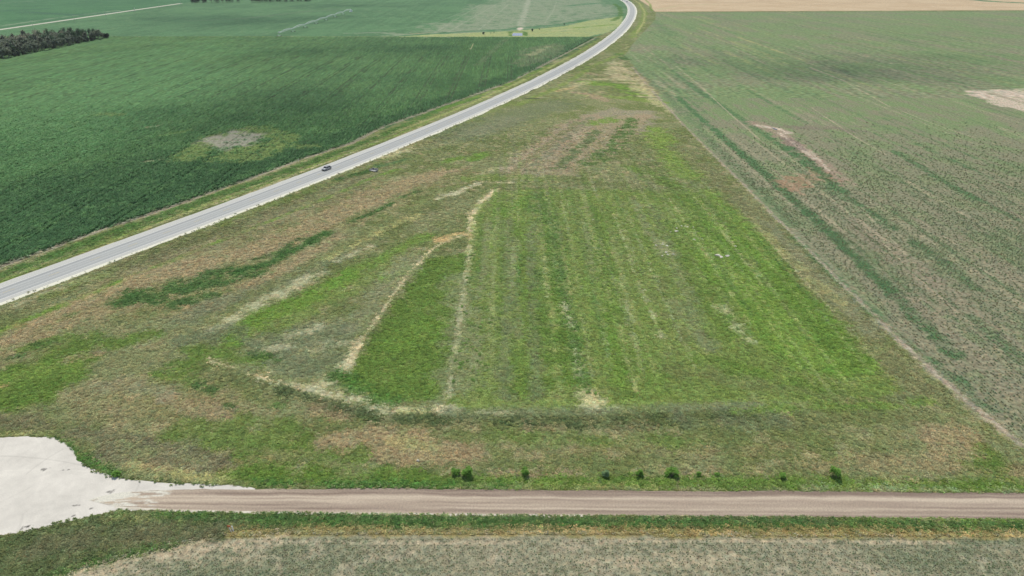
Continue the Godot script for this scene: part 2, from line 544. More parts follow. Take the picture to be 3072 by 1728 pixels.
	stroke("lush", 3, 0.3, 1.3, [7.1, -190.2, 7.2, -161.2, 7.3, -138.8])
	stroke("grass", 5, 0.7, 1.3, [11.4, -173.4, 10.9, -144.4, 10.6, -122.4])
	stroke("grey", 2, 0.5, 1.3, [1.5, -202.9, 1.5, -167.1, 1.5, -140.6])
	stroke("grey", 2, 0.45, 1.3, [23.4, -217.2, 21.7, -170.8, 20.6, -138.8])
	stroke("grass", 5, 0.5, 1.3, [28.1, -225, 24.9, -158.9, 23.1, -119.5])
	stroke("pale", 1, 0.5, 1.3, [34, -225, 33.8, -198, 33.6, -176])
	stroke("pale", 1.1, 0.6, 1.3, [33.3, -170.8, 33.6, -154.5, 33.8, -140.6])
	stroke("pale", 1, 0.5, 1.3, [28.9, -173.4, 28.1, -150.3, 27.4, -131.8])
	stroke("grey", 3, 0.5, 1.3, [42.6, -242.1, 42.7, -213.5, 42.7, -190.2])
	stroke("greygreen", 4, 0.5, 1.3, [48.1, -233.3, 45.3, -170.8, 43.6, -131.8])
	stroke("bright", 4, 0.5, 1.3, [23.9, -158.9, 22.8, -138.8, 21.9, -122.4])
	stroke("bright", 4, 0.4, 1.3, [27.7, -138.8, 28.6, -128.6, 29.4, -119.5])
	stroke("grass", 6, 0.5, 1.3, [50.4, -217.2, 50.1, -170.8, 49.9, -138.8])
	stroke("olive", 4, 0.6, 1.3, [38.5, -173.4, 38.6, -155.6, 38.7, -140.6])
	stroke("bright", 4, 0.45, 1.3, [20.4, -173.4, 21, -154.5, 21.5, -138.8])
	stroke("grey", 3, 0.4, 1.3, [40.8, -158.9, 41.8, -146.3, 42.8, -135.2])
	stroke("lush", 5, 0.5, 2, [8.9, -246.8, 11.2, -217.2, 12.6, -196.4, 12.6, -176])
	stroke("lush", 2.5, 0.5, 2, [12.6, -176, 13.6, -158.9, 13.9, -144.4])
	stroke("pale", 1.6, 0.7, 1.8, [12.6, -158.9, 13.4, -150.3, 13.8, -137, 14, -122.4])
	stroke("lush", 2.5, 0.5, 2, [13.9, -144.4, 14, -131.8, 14.4, -119.5])
	stroke("tan", 4, 0.7, 1.4, [14.3, -118.8, 16.2, -114.6])
	stroke("pale", 3, 0.65, 1.5, [13.7, -112.7, 19.1, -112.9])
	stroke("grass", 9, 0.7, 1.2, [-2.5, -233.3, 3, -232.5])
	stroke("bright", 6, 0.6, 1, [-2.4, -225, 4.5, -242.1])
	stroke("grass", 6, 0.6, 1.2, [7.3, -163.5, 9.5, -138.8, 9.8, -122.4])
	stroke("pale", 3.5, 0.65, 1.5, [51.1, -156.7, 51.5, -144.4, 53, -138.8])
	stroke("pale", 2.5, 0.5, 1.6, [43.9, -202.9, 46.1, -190.2])
	stroke("pale", 2.5, 0.5, 1.6, [56.5, -190.2, 62.8, -188.4])
	patch("bright", 6, 0.8, 0.8, [55.5, -217.2, 68.3, -217.2, 74, -184.3, 76.4, -158.9, 76.6, -137, 76.4, -125.4, 66.9, -122.4, 56.4, -131.8, 54.3, -154.5, 52.8, -184.3])
	stroke("grass", 11, 0.6, 1.2, [69.9, -172.1, 72.5, -151.4, 72.8, -134.4])
	stroke("grass", 6, 0.7, 1, [59.3, -217.2, 64.5, -190.2, 65.5, -158.9])
	stroke("lime", 6, 0.6, 1.1, [61.5, -176, 63.3, -152.4, 64.1, -131.8])
	stroke("olive", 6, 0.6, 1, [34.1, -127, 45.2, -122.4, 63.8, -118.8])
	stroke("grass", 5, 0.7, 1, [40.2, -131.8, 50.2, -125.4, 62.8, -120.2])
	stroke("lime", 14, 0.9, 0.8, [69.6, -354.2, 69.9, -306.9, 70, -272.5])
	stroke("lime", 7, 0.7, 1, [73.2, -251.6, 74.6, -221, 75.5, -199.6])
	stroke("grass", 9, 0.7, 1, [49, -284.2, 61.1, -256.6, 68.3, -217.2])
	stroke("brownolive", 9, 0.75, 1.1, [73.9, -317.6, 79.3, -242.1, 81.6, -193.2, 80.5, -152.4, 80.4, -128.6, 80.8, -116.7])
	stroke("grey", 5, 0.6, 1.2, [82.5, -217.2, 82.1, -168.3, 82.6, -142.5])
	stroke("straw", 3, 0.5, 1.5, [77.5, -213.5, 79.6, -184.3, 81.4, -156.7])
	# upper end of the meadow
	patch("ash", 12, 0.9, 1.05, [-5.2, -272.5, 2, -300.1, 17.8, -345.4, 39.7, -393.8, 56.8, -408.4, 77.7, -399.3, 74.2, -368.2, 57.8, -341.2, 35.8, -296.8, 20.7, -272.5, 4.9, -267])
	patch("pink", 10, 0.6, 1.4, [-4.1, -277.1, 7.5, -317.6, 27.1, -368.2, 46.5, -397, 50, -380, 27.3, -317.6, 13.3, -284.2, 1.9, -272.5])
	patch("brown", 6, 0.55, 1, [1.9, -272.5, 18.9, -296.8, 35.6, -349.8, 58.5, -388.4, 76.1, -390.5, 56.5, -333, 32.8, -284.2, 20.5, -269.8])
	stroke("greygreen", 4, 0.6, 1.4, [6.7, -278.3, 24.7, -333, 42.9, -383.1])
	stroke("olive", 4, 0.6, 1.4, [0.3, -275.4, 18.9, -329, 36.1, -378])
	stroke("pink", 8, 0.6, 1.3, [58.1, -363.4, 71.4, -388.4])
	stroke("lush", 8, 0.65, 1.9, [31.7, -289.1, 42.3, -309, 54.9, -348, 63.4, -378])
	stroke("dark", 5, 0.5, 1.7, [18, -281.2, 28.5, -310.4, 41.5, -349.8])
	stroke("bright", 10, 0.8, 1, [41.4, -368.2, 52.9, -378])
	stroke("bright", 14, 0.85, 0.9, [49.4, -499.6, 66.7, -486.4, 85.8, -466.3])
	stroke("lime", 10, 0.85, 0.9, [47.2, -449.1, 70.6, -440.9, 87, -425.3])
	stroke("orange", 7, 0.6, 1, [28.5, -466.3, 39.6, -478.5])
	stroke("pink", 9, 0.8, 1, [38.3, -460.4, 49.7, -449.1, 55.2, -433])
	stroke("brown", 13, 0.75, 1, [53.1, -539.6, 72.3, -530, 86.6, -511.7])
	stroke("brown", 10, 0.75, 1.1, [81.1, -574.8, 89.5, -530, 92.8, -456.1])
	stroke("dark", 8, 0.7, 1, [93.8, -657.1, 95, -617.1])
	stroke("lime", 6, 0.6, 1, [59, -570.4, 80.1, -617.1, 101.1, -671.6])
	stroke("greygreen", 30, 0.75, 0.8, [-26.4, -341.2, 2.6, -388.4, 25.9, -420.3])
	stroke("grey", 16, 0.6, 1, [-17, -345.4, 0.4, -378])
	stroke("bright", 6, 0.85, 0.9, [-26.4, -292.9, -22.5, -298.1])
	stroke("bright", 7, 0.85, 0.9, [-17.4, -296.8, -12.6, -304.8])
	stroke("pale", 4, 0.6, 1.4, [-50.1, -306.9, -46.4, -311.8])
	stroke("green", 8, 0.6, 1, [-16.6, -267, 1.9, -269.8, 17.2, -265.9])
	stroke("olive", 8, 0.7, 1, [17.2, -267, 38.9, -256.6, 60.1, -251.6])
	stroke("brownolive", 3, 0.5, 1.2, [-7.1, -254.1, 31.5, -256.6])
	stroke("lime", 5, 0.6, 1, [2.8, -420.3, 29, -475.4, 58, -559.8])
	patch("strawpink", 8, 0.7, 1.3, [83.4, -617.1, 91.4, -581.5, 89, -449.1, 87.6, -393.8, 81.4, -420.3, 77.3, -486.4, 67.7, -539.6])
	stroke("strawpink", 8, 0.6, 1.3, [40.3, -486.4, 58.9, -511.7, 75.5, -511.7])
	stroke("bright", 6, 0.7, 1.3, [68.9, -463.3, 81.6, -449.1])
	# west corner of the meadow
	patch("grass", 5, 0.9, 0.8, [-110, -124.7, -106.6, -127, -99.5, -131.8, -89.3, -133.5, -87.1, -123.9, -89.8, -115.3, -96.4, -111.4, -100, -110.1])
	stroke("lime", 6, 0.6, 1, [-103.6, -122.4, -98.7, -126.2, -92.6, -128.6])
	stroke("orange", 1, 0.8, 0.8, [-102.2, -120.2, -101.5, -120.6])
	stroke("grass", 6, 0.8, 1, [-97.9, -134.9, -89.3, -138.4, -82.3, -140.6])
	stroke("grass", 4, 0.7, 1, [-106.8, -135.2, -102.4, -139.7, -94.5, -141.5])
	stroke("dark", 3, 0.7, 1.2, [-109.2, -131, -106, -132.7])
	stroke("dark", 2.5, 0.6, 1.3, [-105.2, -137, -102.7, -138.8])
	stroke("grass", 8, 0.8, 1, [-70, -124.7, -67.6, -128.9])
	stroke("grass", 5, 0.7, 1.1, [-71.4, -122.4, -65.8, -122.4])
	patch("brown", 6, 0.45, 1.1, [-89.8, -116.7, -80.2, -123.9, -65, -122.4, -49, -115.3, -48.3, -106.4, -63.2, -104, -80, -108.8])
	patch("greybrown", 5, 0.65, 1.1, [-98.8, -109.5, -95.6, -110.1, -80, -108.8, -65.1, -100.6, -45.9, -95.3, -49.1, -93.3, -66.4, -96.4, -81.6, -105.2, -96, -105.2])
	patch("grass", 5, 0.65, 1.1, [-64.8, -107.6, -51.5, -111.4, -40.3, -108.8, -33.7, -102.9, -40.3, -99, -51.9, -100.6, -61.5, -103.5])
	stroke("pink", 3, 0.6, 1.3, [-94, -131, -90.2, -133.5])
	stroke("grey", 5, 0.5, 1.3, [-81.9, -120.9, -76.3, -122.4, -67.9, -118.1])
	stroke("pink", 5, 0.55, 1.2, [-66.5, -116.7, -54.5, -111.4])
	stroke("dark", 2.2, 0.7, 1.2, [-62.8, -120.9, -58.8, -118.8])
	stroke("dark", 1.4, 0.7, 1.2, [-54.6, -113.7, -52.8, -112.9])
	stroke("lush", 2, 0.6, 1.2, [-45.5, -114, -42.1, -112.7])
	patch("brown", 3, 0.9, 0.9, [-39.5, -114.2, -33.4, -114.2, -28, -110.1, -29.2, -108.3, -36.2, -110.1])
	patch("brown", 4, 0.9, 0.9, [-36.9, -101.7, -31.6, -106.2, -24.6, -107.4, -16.4, -105.4, -7.6, -102.3, -1.6, -99.5, -7.3, -97.2, -19.4, -96.9, -29.1, -97.9])
	stroke("brown", 3, 0.8, 1, [-20.8, -106.4, -14, -102.9, -6, -98.5])
	stroke("straw", 3, 0.5, 1.2, [-21.7, -102.9, -13.7, -100.6])
	stroke("grass", 5, 0.7, 1.2, [-47, -98.5, -35.8, -97.4, -26.5, -98.5])
	stroke("brown", 2.5, 0.5, 1.4, [-48.6, -95.3, -40.2, -98.5, -33.9, -100.6])
	# pale terrace that bends along the field's foot
	stroke("tan", 0.9, 0.85, 1.3, [-63.8, -129.9, -58.7, -127.3, -52.6, -123.9, -46.9, -120.9, -41.5, -118.8, -35, -116.3])
	stroke("pale", 2.4, 0.65, 1.4, [-46.9, -121.2, -39.9, -118.8, -33.9, -116.4])
	stroke("pale", 3.6, 0.8, 1.4, [-30.4, -114.2, -25.4, -111.9, -20, -111.1, -15.5, -111.1, -11.1, -111.9])
	stroke("straw", 2.2, 0.8, 1.1, [-21.5, -110.7, -17, -110.6])
	stroke("sedge", 3, 0.75, 0.8, [-46.2, -118.8, -34.9, -114, -24.9, -109.2, -10.1, -108.6])  # painted shade along the terrace's low side, on darker grass
	stroke("greygreen", 3.5, 0.7, 0.9, [-11.8, -110.7, 0.9, -111.4, 23.4, -111.9, 46.2, -112.7])
	stroke("pale", 1, 0.5, 1.4, [-6.6, -110.7, 0.1, -111])
	stroke("sedge", 1.3, 0.85, 0.8, [-2.8, -108, 8.2, -107.5, 19.8, -107.2, 31.6, -108.1])  # line of darker grass, shade put into its colour
	stroke("sedge", 1.8, 0.6, 1, [0.9, -109.5, 15.6, -109.1, 45.5, -110.3])  # fainter dark band, shade painted into the grass colour too
	stroke("bright", 2.5, 0.6, 1.2, [42.1, -111.4, 57.4, -112.4, 73.3, -114, 80.8, -115.3])
	stroke("brown", 1.6, 0.6, 1.2, [3, -106.9, 9.6, -106.6])
	stroke("brown", 2, 0.6, 1.2, [18.2, -106.4, 25.5, -106.6])
	stroke("greygreen", 4, 0.6, 1.2, [30.3, -108.8, 40.8, -107, 49.3, -108.6])
	stroke("olive", 5, 0.5, 1, [52.4, -108.8, 67.7, -110.1, 83.2, -111.4])
	stroke("grass", 4, 0.5, 1.3, [-2.7, -104, 15, -102.9, 32.3, -101.7])
	stroke("brown", 3, 0.45, 1.5, [4.2, -98.5, 21.7, -100.6, 38.7, -99.5, 49.8, -101.7])
	patch("brown", 4, 0.85, 0.9, [72.9, -105.8, 81.8, -108.8, 84.8, -105.2, 83.5, -98.5, 77.1, -96.9, 71.2, -98.5])
	patch("brown", 3, 0.6, 1.1, [44.7, -96.9, 58.9, -98.5, 72.5, -98.5, 85.9, -95.3, 89.8, -93.8, 53.7, -94.1])
	stroke("grass", 4, 0.6, 1.6, [81.3, -100.6, 80.2, -95.3])
	stroke("grass", 3, 0.5, 1.6, [77.5, -96.4, 82.8, -98.5])
	stroke("pink", 2, 0.7, 1, [-3.2, -94, 10.7, -94])
	stroke("pink", 1.6, 0.5, 1.2, [-11.2, -94.8, -7.2, -95.3])
	stroke("brown", 1.6, 0.5, 1.2, [24, -94.3, 40.5, -94.3])
	# tall green verge on the far side of the gravel road
	stroke("grass", 3.2, 0.9, 0.9, [-42.6, -93.3, -25.4, -92.8, 0.8, -92.1, 46.2, -91.7, 83.2, -91.2, 110.3, -90.8])
	stroke("grass", 3, 0.8, 1.1, [-48.2, -94.3, -38.9, -94.3, -25.8, -94.8, -15.7, -93.8])
	stroke("lush", 1.8, 0.85, 1, [-42.1, -91.9, -25.1, -91.5, 0.8, -91])
	stroke("straw", 0.8, 0.5, 1.3, [-8.9, -91.2, 7.2, -91, 23.3, -90.8])
	stroke("white", 0.8, 0.5, 1.6, [45.9, -90.8, 58.7, -90.6, 82.6, -90.2])
	stroke("straw", 2, 0.8, 1, [-64.8, -96.4, -55.5, -94.3, -47.6, -92.8])
	stroke("brown", 1.4, 0.7, 1, [-66.7, -96.9, -58.1, -95.8])
	stroke("lush", 2, 0.85, 1, [-81.7, -103.5, -75.6, -99.5, -71.3, -96.6, -66, -94.1])
	stroke("straw", 0.9, 0.7, 1.2, [-91.9, -104.5, -85.6, -104.7, -83.4, -104.5])
	stroke("greybrown", 2.5, 0.7, 1, [-67.9, -103.5, -58.2, -100.6, -48.7, -97.4])
	# rank grass on the near side of the gravel road
	patch("rank", 2, 0.95, 0.6, [-79.3, -78, -75.9, -80, -68.6, -82.6, -63.7, -84.8, -61.5, -85.2, -39.8, -84.9, 0, -84.4, 78.1, -83.4, 97.6, -83.2, 95.8, -81, 76.7, -81.1, 42.5, -81.4, 0, -81.6, -35, -81.2, -41.7, -80, -49, -77.6, -55.8, -75.2, -61.2, -72.6, -66.1, -69.8, -73.6, -69.8])
	stroke("dark", 1.6, 0.75, 1, [-60.5, -84.5, -39.4, -83.8, 0, -83.2, 77.4, -82.3, 96.8, -82.2])
	stroke("lush", 1.2, 0.6, 1.2, [-39.1, -82.8, 0, -82.3, 76.9, -81.4])
	stroke("bright", 0.6, 0.6, 1, [-54.6, -85, -48.4, -84.8, -39.7, -84.6])
	stroke("bright", 0.7, 0.6, 1, [49.3, -83.4, 78, -83.1])
	stroke("straw", 1.2, 0.6, 1.1, [-63.1, -83.7, -58.5, -84.1, -53.8, -83.3])
	stroke("greybrown", 5, 0.5, 1.1, [-68.6, -77.6, -58.2, -80, -45.4, -80.4])
	stroke("lush", 2.5, 0.6, 1, [-64.4, -72.5, -56.1, -75.8, -49.8, -78.3])
	stroke("yellow", 2, 0.9, 0.8, [-41.7, -80.7, -29, -81, 0, -80.8, 42.2, -80.7, 76.1, -80.3, 95.2, -80.1])
	stroke("orange", 0.9, 0.7, 1, [0, -81.1, 24.5, -81, 54.1, -80.8, 76.2, -80.5])
	stroke("bronze", 1.2, 0.6, 1, [12.7, -81.4, 42.4, -81.3, 72, -81])
	# bare edge of the nearest field
	stroke("soil", 3, 0.8, 1, [-60.1, -72.6, -55.4, -74.3, -49.6, -76.5, -42.3, -78.4, -34.4, -79.1])
	stroke("soil", 0.7, 0.8, 1, [-34.3, -78.9, -16.8, -78.7, 0.7, -78.7])
	stroke("soil", 0.7, 0.8, 1, [12.4, -79, 41.7, -79.1, 64.8, -78.7])
	stroke("soil", 3, 0.6, 1.2, [10.8, -74.7, 23.3, -75.4, 31.9, -75.8])
	stroke("soil", 2, 0.5, 1.2, [-44.3, -74.7, -33.5, -76.1])
	# streaks along the rows of the bean field
	stroke("beanlush", 4.4, 0.95, 0.8, [101.3, -449.1, 100.2, -349.8, 100.1, -270.3, 98.8, -209.9, 97.4, -167.3, 95.7, -133.5])
	stroke("beanlush", 4.5, 0.75, 1.1, [121.4, -559.8, 119.5, -463.3, 120.9, -388.4, 123.3, -323.6, 121, -278.3])
	stroke("beanlush", 4.5, 0.75, 1.1, [121, -278.3, 118.9, -249.2, 119.9, -228.3, 119.6, -211.7])
	stroke("beanlush", 4, 0.75, 1.1, [121, -199.6, 121.3, -182.8, 120.1, -167.3])
	stroke("beanlush", 4, 0.8, 0.8, [109, -150.3, 109.3, -138.8, 108.7, -130.2])
	stroke("beanlush", 3, 0.8, 1, [88.8, -131.8, 90.3, -123.9, 90.5, -118.8])
	stroke("beanlush", 2.5, 0.8, 1, [89.7, -116.7, 91.5, -112.7])
	stroke("beanlush", 3, 0.6, 1, [86.3, -202.9, 86.8, -162.3, 88, -135.2, 90, -112.7])
	stroke("bean", 5, 0.6, 1.5, [97.6, -581.5, 94.6, -416.7, 91.3, -284.2, 90.1, -213.5])
	stroke("beanlush", 4, 0.7, 0.9, [169, -310.4, 166.2, -272.5, 164, -242.1])
	stroke("beanlush", 14, 0.35, 1.3, [189.4, -1025.5, 173, -813.1])
	stroke("soilbrown", 8, 0.75, 1, [110.7, -217.2, 108.9, -187.2, 110.1, -168.3])
	stroke("soilbrown", 6, 0.75, 1, [113.4, -196.4, 113.5, -178.7, 112.6, -163.5])
	stroke("soilbrown", 7, 0.55, 1.1, [137.2, -202.9, 135.5, -184.3, 133.6, -168.3])
	stroke("soilbrown", 9, 0.6, 1.2, [100.1, -158.9, 99.4, -137, 99.5, -118.1])
	stroke("soilbrown", 12, 0.5, 1.2, [110, -158.9, 112, -135.2])
	stroke("soilbrown", 5, 0.5, 1.2, [89, -146.3, 88.7, -128.6, 89.2, -108.8])
	stroke("soil", 1, 0.8, 0.7, [231.2, -570.4, 229.6, -511.7, 222.5, -456.1, 215.6, -410.7])
	stroke("soil", 0.9, 0.75, 0.7, [128.9, -581.5, 125, -486.4, 118.8, -388.4, 116.4, -333])
	stroke("soil", 0.8, 0.75, 0.9, [170.3, -410.7, 163.2, -333, 162.2, -303.4])
	stroke("soil", 0.8, 0.7, 0.9, [216.7, -399.3, 216.6, -358.7, 219.8, -337])
	stroke("soil", 1, 0.7, 1, [118.1, -225, 116.7, -213.5, 113.8, -190.2])
	stroke("soil", 0.6, 0.7, 1, [129.3, -187.2, 129.3, -170.8])
	stroke("soil", 0.6, 0.6, 1, [112.1, -206.3, 108.1, -168.3, 107.5, -146.3])
	stroke("soilbrown", 5, 0.7, 0.9, [452.8, -677.5, 443.4, -643.2])
	stroke("soilbrown", 9, 0.7, 1, [413.8, -643.2, 411.1, -617.1, 418.2, -592.9])
	stroke("pinksoil", 4, 0.6, 1, [329.8, -559.8, 354.7, -566.1])
	stroke("soilbrown", 4, 0.7, 1, [157.8, -848.5, 177.6, -857.8])
	stroke("soilbrown", 5, 0.7, 1, [109.2, -677.5, 132.9, -708.8])
	stroke("soilbrown", 4, 0.5, 1.2, [401, -882, 448.6, -821.7, 500.1, -813.1])
	stroke("soilbrown", 4, 0.5, 1.2, [295.9, -772.7, 336.7, -792.4])
	stroke("soilbrown", 3, 0.6, 1, [222.8, -581.5, 280.8, -629.9, 314.3, -651.5])
	# washed out and wet places in the bean field
	patch("sand", 8, 1, 0.8, [287, -466.3, 306.2, -470.8, 331.9, -472.3, 361.7, -469.3, 296.4, -378, 284.2, -399.3, 280.4, -420.3, 283.3, -444.9])
	stroke("pinksoil", 10, 0.85, 0.9, [125.4, -368.2, 130, -345.4, 128.1, -313.9, 127, -284.2, 124.1, -261.7])
	stroke("sand", 5, 1, 0.9, [125.7, -362.5, 128.5, -358.7, 133, -354.2, 134.8, -345.4])
	stroke("sand", 2.5, 0.9, 1, [130, -345.4, 129.8, -323.6, 128.6, -296.8])
	stroke("sand", 1.6, 0.8, 1, [130.9, -326.7, 131.6, -306.9, 127, -278.3])
	stroke("wetsoil", 7, 0.7, 1, [129.5, -333, 128.1, -313.9])
	stroke("wetsoil", 9, 0.5, 1, [140.5, -358.7, 157.8, -356.9, 168.6, -349.8])
	patch("redsoil", 9, 0.8, 1.5, [101.6, -264.3, 111.8, -273.7, 123, -278.3, 123.6, -269.8, 115.6, -259.1, 102.4, -251.6])
	stroke("redsoil", 3, 0.8, 1, [120.5, -284.2, 123.3, -267, 125.2, -264.3])
	stroke("redsoil", 2, 0.6, 1, [104.2, -256.6, 105, -246.8])
	stroke("beanlush", 6, 0.8, 0.9, [124.1, -317.6, 123, -278.3, 119.3, -246.8])
	# pale track beside the bean field
	stroke("track", 1.3, 0.85, 0.8, [93.5, -574.8, 88.9, -435.6, 87.4, -337, 87.2, -269.8, 86.9, -204.6, 86.8, -162.3, 87.1, -133.5, 87.8, -116.7, 89.9, -102])
	stroke("track", 2.4, 0.5, 1.2, [86.3, -150.3, 86.9, -133.2, 87.6, -116.4, 89.9, -102])
	stroke("soilbrown", 1.5, 0.5, 1, [87.4, -118.8, 88.1, -109.5, 89.6, -102.7])
	# corn: thin, drowned and lusher places
	stroke("cornlush", 25, 0.6, 1, [-148.6, -233.3, -128.8, -256.6, -116.1, -296.8])
	stroke("cornlush", 16, 0.8, 0.8, [-147.8, -190.2, -134.3, -219.1, -118.6, -251.6, -104.6, -284.2, -78.6, -342.9, -43.5, -420.3, 0, -526.2, 38.6, -643.2, 84.4, -788.4])
	stroke("cornpale", 130, 0.75, 0.8, [-261.7, -349.8, -264.7, -422.8, -269.1, -530])
	stroke("cornpale", 110, 0.6, 0.8, [-364.5, -549.5, -327.1, -617.1, -282.6, -671.6])
	stroke("cornpale", 70, 0.5, 0.9, [-203, -349.8, -212.3, -435.6, -208.9, -530])
	stroke("cornlush", 50, 0.7, 0.9, [-165.5, -217.2, -161.5, -256.6, -141, -284.2])
	stroke("cornpale", 30, 0.5, 1, [-201, -284.2, -191.1, -310.4, -201.1, -378])
	stroke("cornpale", 20, 0.5, 1, [-395.5, -753.9, -323.9, -735.9, -282, -772.7])
	stroke("cornyellow", 14, 0.85, 1.1, [-138, -296.8, -140, -333, -128.2, -354.2, -106.3, -333, -109.4, -296.8, -122.9, -296.8, -116.2, -317.6])
	stroke("cornyellow", 8, 0.6, 1.2, [-224.5, -390.5, -212.6, -388.4])
	stroke("cornyellow", 8, 0.7, 1.2, [-105.4, -317.6, -89.3, -317.6])
	stroke("cornyellow", 6, 0.5, 1.3, [-166, -341.2, -160, -349.8])
	patch("mudgrey", 14, 0.95, 0.8, [-145.2, -333, -140.8, -342.9, -134.5, -352.4, -121.1, -341.2, -120.1, -321.3, -128.4, -311.8, -137.1, -316.1])
	stroke("tan", 4, 0.95, 1, [-183.3, -356.9, -179.6, -360.6])
	stroke("tan", 3, 0.5, 1.5, [-153.6, -290.4, -148.4, -293.5])
	stroke("tan", 5, 0.4, 1.6, [-53, -303.4, -44.5, -317.6, -58.7, -296.8])
	stroke("tan", 4, 0.4, 1.6, [-52.6, -337, -45.6, -358.7])
	stroke("tan", 4, 0.45, 1.6, [-49.4, -302.1, -64.8, -293.5])
	stroke("cornyellow", 7, 0.5, 1.4, [-28.6, -373, -13.9, -435.6])
	patch("cornbare", 10, 0.7, 1.1, [8.1, -686.6, 44.2, -743, 52.7, -696, 30.5, -617.1, 9.8, -570.4, 0.6, -592.9])
	stroke("tan", 8, 0.4, 1.5, [14.5, -643.2, 34.7, -708.8])
	stroke("tan", 1.2, 0.9, 0.5, [-38.6, -689.7, -38.3, -735.9])
	stroke("cornbare", 6, 0.5, 1.3, [-27.5, -581.5, -7.4, -772.7])
	stroke("track", 2.2, 0.85, 0.8, [-145.7, -167.8, -141.8, -180.9, -129.1, -209.1, -113.8, -239.9, -99.9, -269.8, -90.1, -293.5, -74.6, -323.6, -64.2, -361.1, 0, -503.9, 32.8, -610.6, 89.4, -796.5])
	# verge on the far side of the highway
	stroke("lush", 5, 0.8, 0.9, [-140.1, -168.8, -137.9, -174.9, -125.8, -202.9, -111.6, -234.6, -97.2, -261.7, -81.7, -296.8, -61.4, -343.7, -38.3, -410.7, -21.3, -442.2])
	stroke("lime", 2.5, 0.7, 1, [-134.9, -170.3, -123.1, -197.6, -109.3, -229.1, -94.9, -254.5, -79.8, -289.1, -59.4, -331.4, -36.6, -391.6, 0, -484.8, 44.7, -617.1, 85.7, -761.3])
	stroke("dark", 1.2, 0.6, 1.3, [-132.1, -176, -123.7, -198.9, -109.7, -229.9, -95.2, -255.5, -85.7, -278.3])
	stroke("straw", 1.6, 0.6, 1.2, [-128, -172.9, -119.3, -201.9, -102.7, -242.1, -90.7, -268.1])
	stroke("straw", 3, 0.6, 1.2, [-56.3, -349.8, -30.9, -404.9, 3.2, -494.6, 47.9, -629.9])
	stroke("bright", 4, 0.6, 1.1, [-41.7, -401.5, -9.8, -470.8, 28.8, -581.5])
	stroke("tan", 0.9, 0.8, 0.7, [-106.3, -229.9, -93.9, -251.6, -79.2, -286.6, -68.2, -310.4])
	# beyond the corn: second irrigated field, grass strip with the pond
	patch("farbare", 70, 0.85, 1.3, [-131.2, -804.7, -89.9, -907.5, -66.4, -1177.2, -23.2, -1597.3, 158.9, -1597.3, 166.8, -1270.6, 142.7, -1059.8, 96.7, -1012.4, -17.2, -857.8, -80.9, -813.1])
	stroke("farpale", 10, 0.7, 0.9, [32.9, -1508.2, 19.7, -1177.2, 10.8, -934.5])
	stroke("farpale", 2, 0.5, 1, [-27.3, -1379.5, -58.1, -1025.5, -74.2, -834.9])
	stroke("farpale", 2, 0.5, 1, [-5.7, -1379.5, -26.7, -1059.8, -39.9, -857.8])
	stroke("farpale", 2, 0.5, 1, [-55.9, -1379.5, -80, -963.1, -89.5, -813.1])
	stroke("farpale", 2, 0.5, 1, [83.8, -1441, 62.7, -1177.2, 42, -975])
	stroke("farpale", 2, 0.4, 1, [-37.6, -1508.2, -100.2, -963.1, -153.1, -857.8])
	stroke("farpale", 6, 0.6, 1.2, [-185.4, -839.4, -151.5, -848.5, -120.8, -821.7])
	stroke("brown", 8, 0.5, 1.3, [-110, -839.4, -92.8, -843.9])
	stroke("farlush", 20, 0.8, 0.9, [97.8, -1322.9, 154.6, -1403.5, 184.3, -1379.5])
	stroke("farbare", 14, 0.8, 0.9, [125.8, -1135.4, 153.3, -1127.3])
	stroke("farbrown", 12, 0.5, 1.2, [-429.3, -1012.4, -374.8, -1039, -324.6, -1177.2, -279.1, -1250.8])
	stroke("farpale", 10, 0.5, 1.2, [-629.9, -929, -636, -1066.9, -625.3, -1212.9])
	stroke("fardark", 20, 0.7, 1, [-754.9, -1177.2, -632.7, -1111.6, -597.5, -1194.8])
	stroke("fardark", 18, 0.7, 1, [-803.3, -1194.8, -761.6, -1250.8])
	stroke("farpale", 6, 0.5, 1.4, [-939.5, -1403.5, -920.1, -1467.2])
	patch("strip", 6, 0.95, 0.7, [-123.9, -813.1, -61.2, -839.4, 0.9, -867.4, 64.6, -929, 102, -1012.4, 140.8, -1066.9, 159.5, -1096.3, 139.1, -951.4, 108.5, -848.5, 81.6, -802.7, 5.1, -802.7, -122.1, -800.6])
	stroke("straw", 5, 0.8, 1.1, [-46.5, -813.1, 0.9, -834.9])
	stroke("straw", 6, 0.7, 1.1, [14.1, -834.9, 50.7, -857.8, 76.3, -839.4])
	stroke("strawpink", 5, 0.7, 1.1, [46.7, -867.4, 71.1, -887])
	stroke("bright", 9, 0.6, 1, [77.5, -907.5, 126.1, -951.4])
	stroke("lush", 8, 0.8, 1, [133.9, -1012.4, 157.2, -1096.3, 180.1, -1270.6, 184.3, -1379.5])
	stroke("farlush", 9, 1, 0.5, [-123.3, -808.9, -62.2, -853.2, 0.9, -892.1, 66.8, -963.1, 104.4, -1025.5])
	patch("sandpink", 4, 1, 0.6, [4.2, -887, 7.7, -910.2, 13, -912.8, 12.2, -887, 9.2, -872.2])
	stroke("lush", 5, 0.8, 0.9, [-1.7, -813.1, -1.8, -857.8, 5.5, -862.6, 14.5, -857.8, 14.6, -813.1])
	stroke("straw", 3, 0.6, 1, [-249.3, -800.6, -207.9, -804.7, -164.9, -802.7, -122.4, -802.7])
	stroke("lime", 4, 0.7, 1, [-410.8, -784.4, -330.8, -792.4, -249.3, -800.6])
	# verges of the bend and the ploughed field
	stroke("lime", 9, 0.7, 1, [126, -792.4, 163.1, -951.4, 202.4, -1160.1, 234.9, -1403.5])
	stroke("straw", 3, 0.8, 1, [137.7, -834.9, 173.2, -993.3, 205.3, -1177.2, 233.4, -1403.5, 240.2, -1508.2])
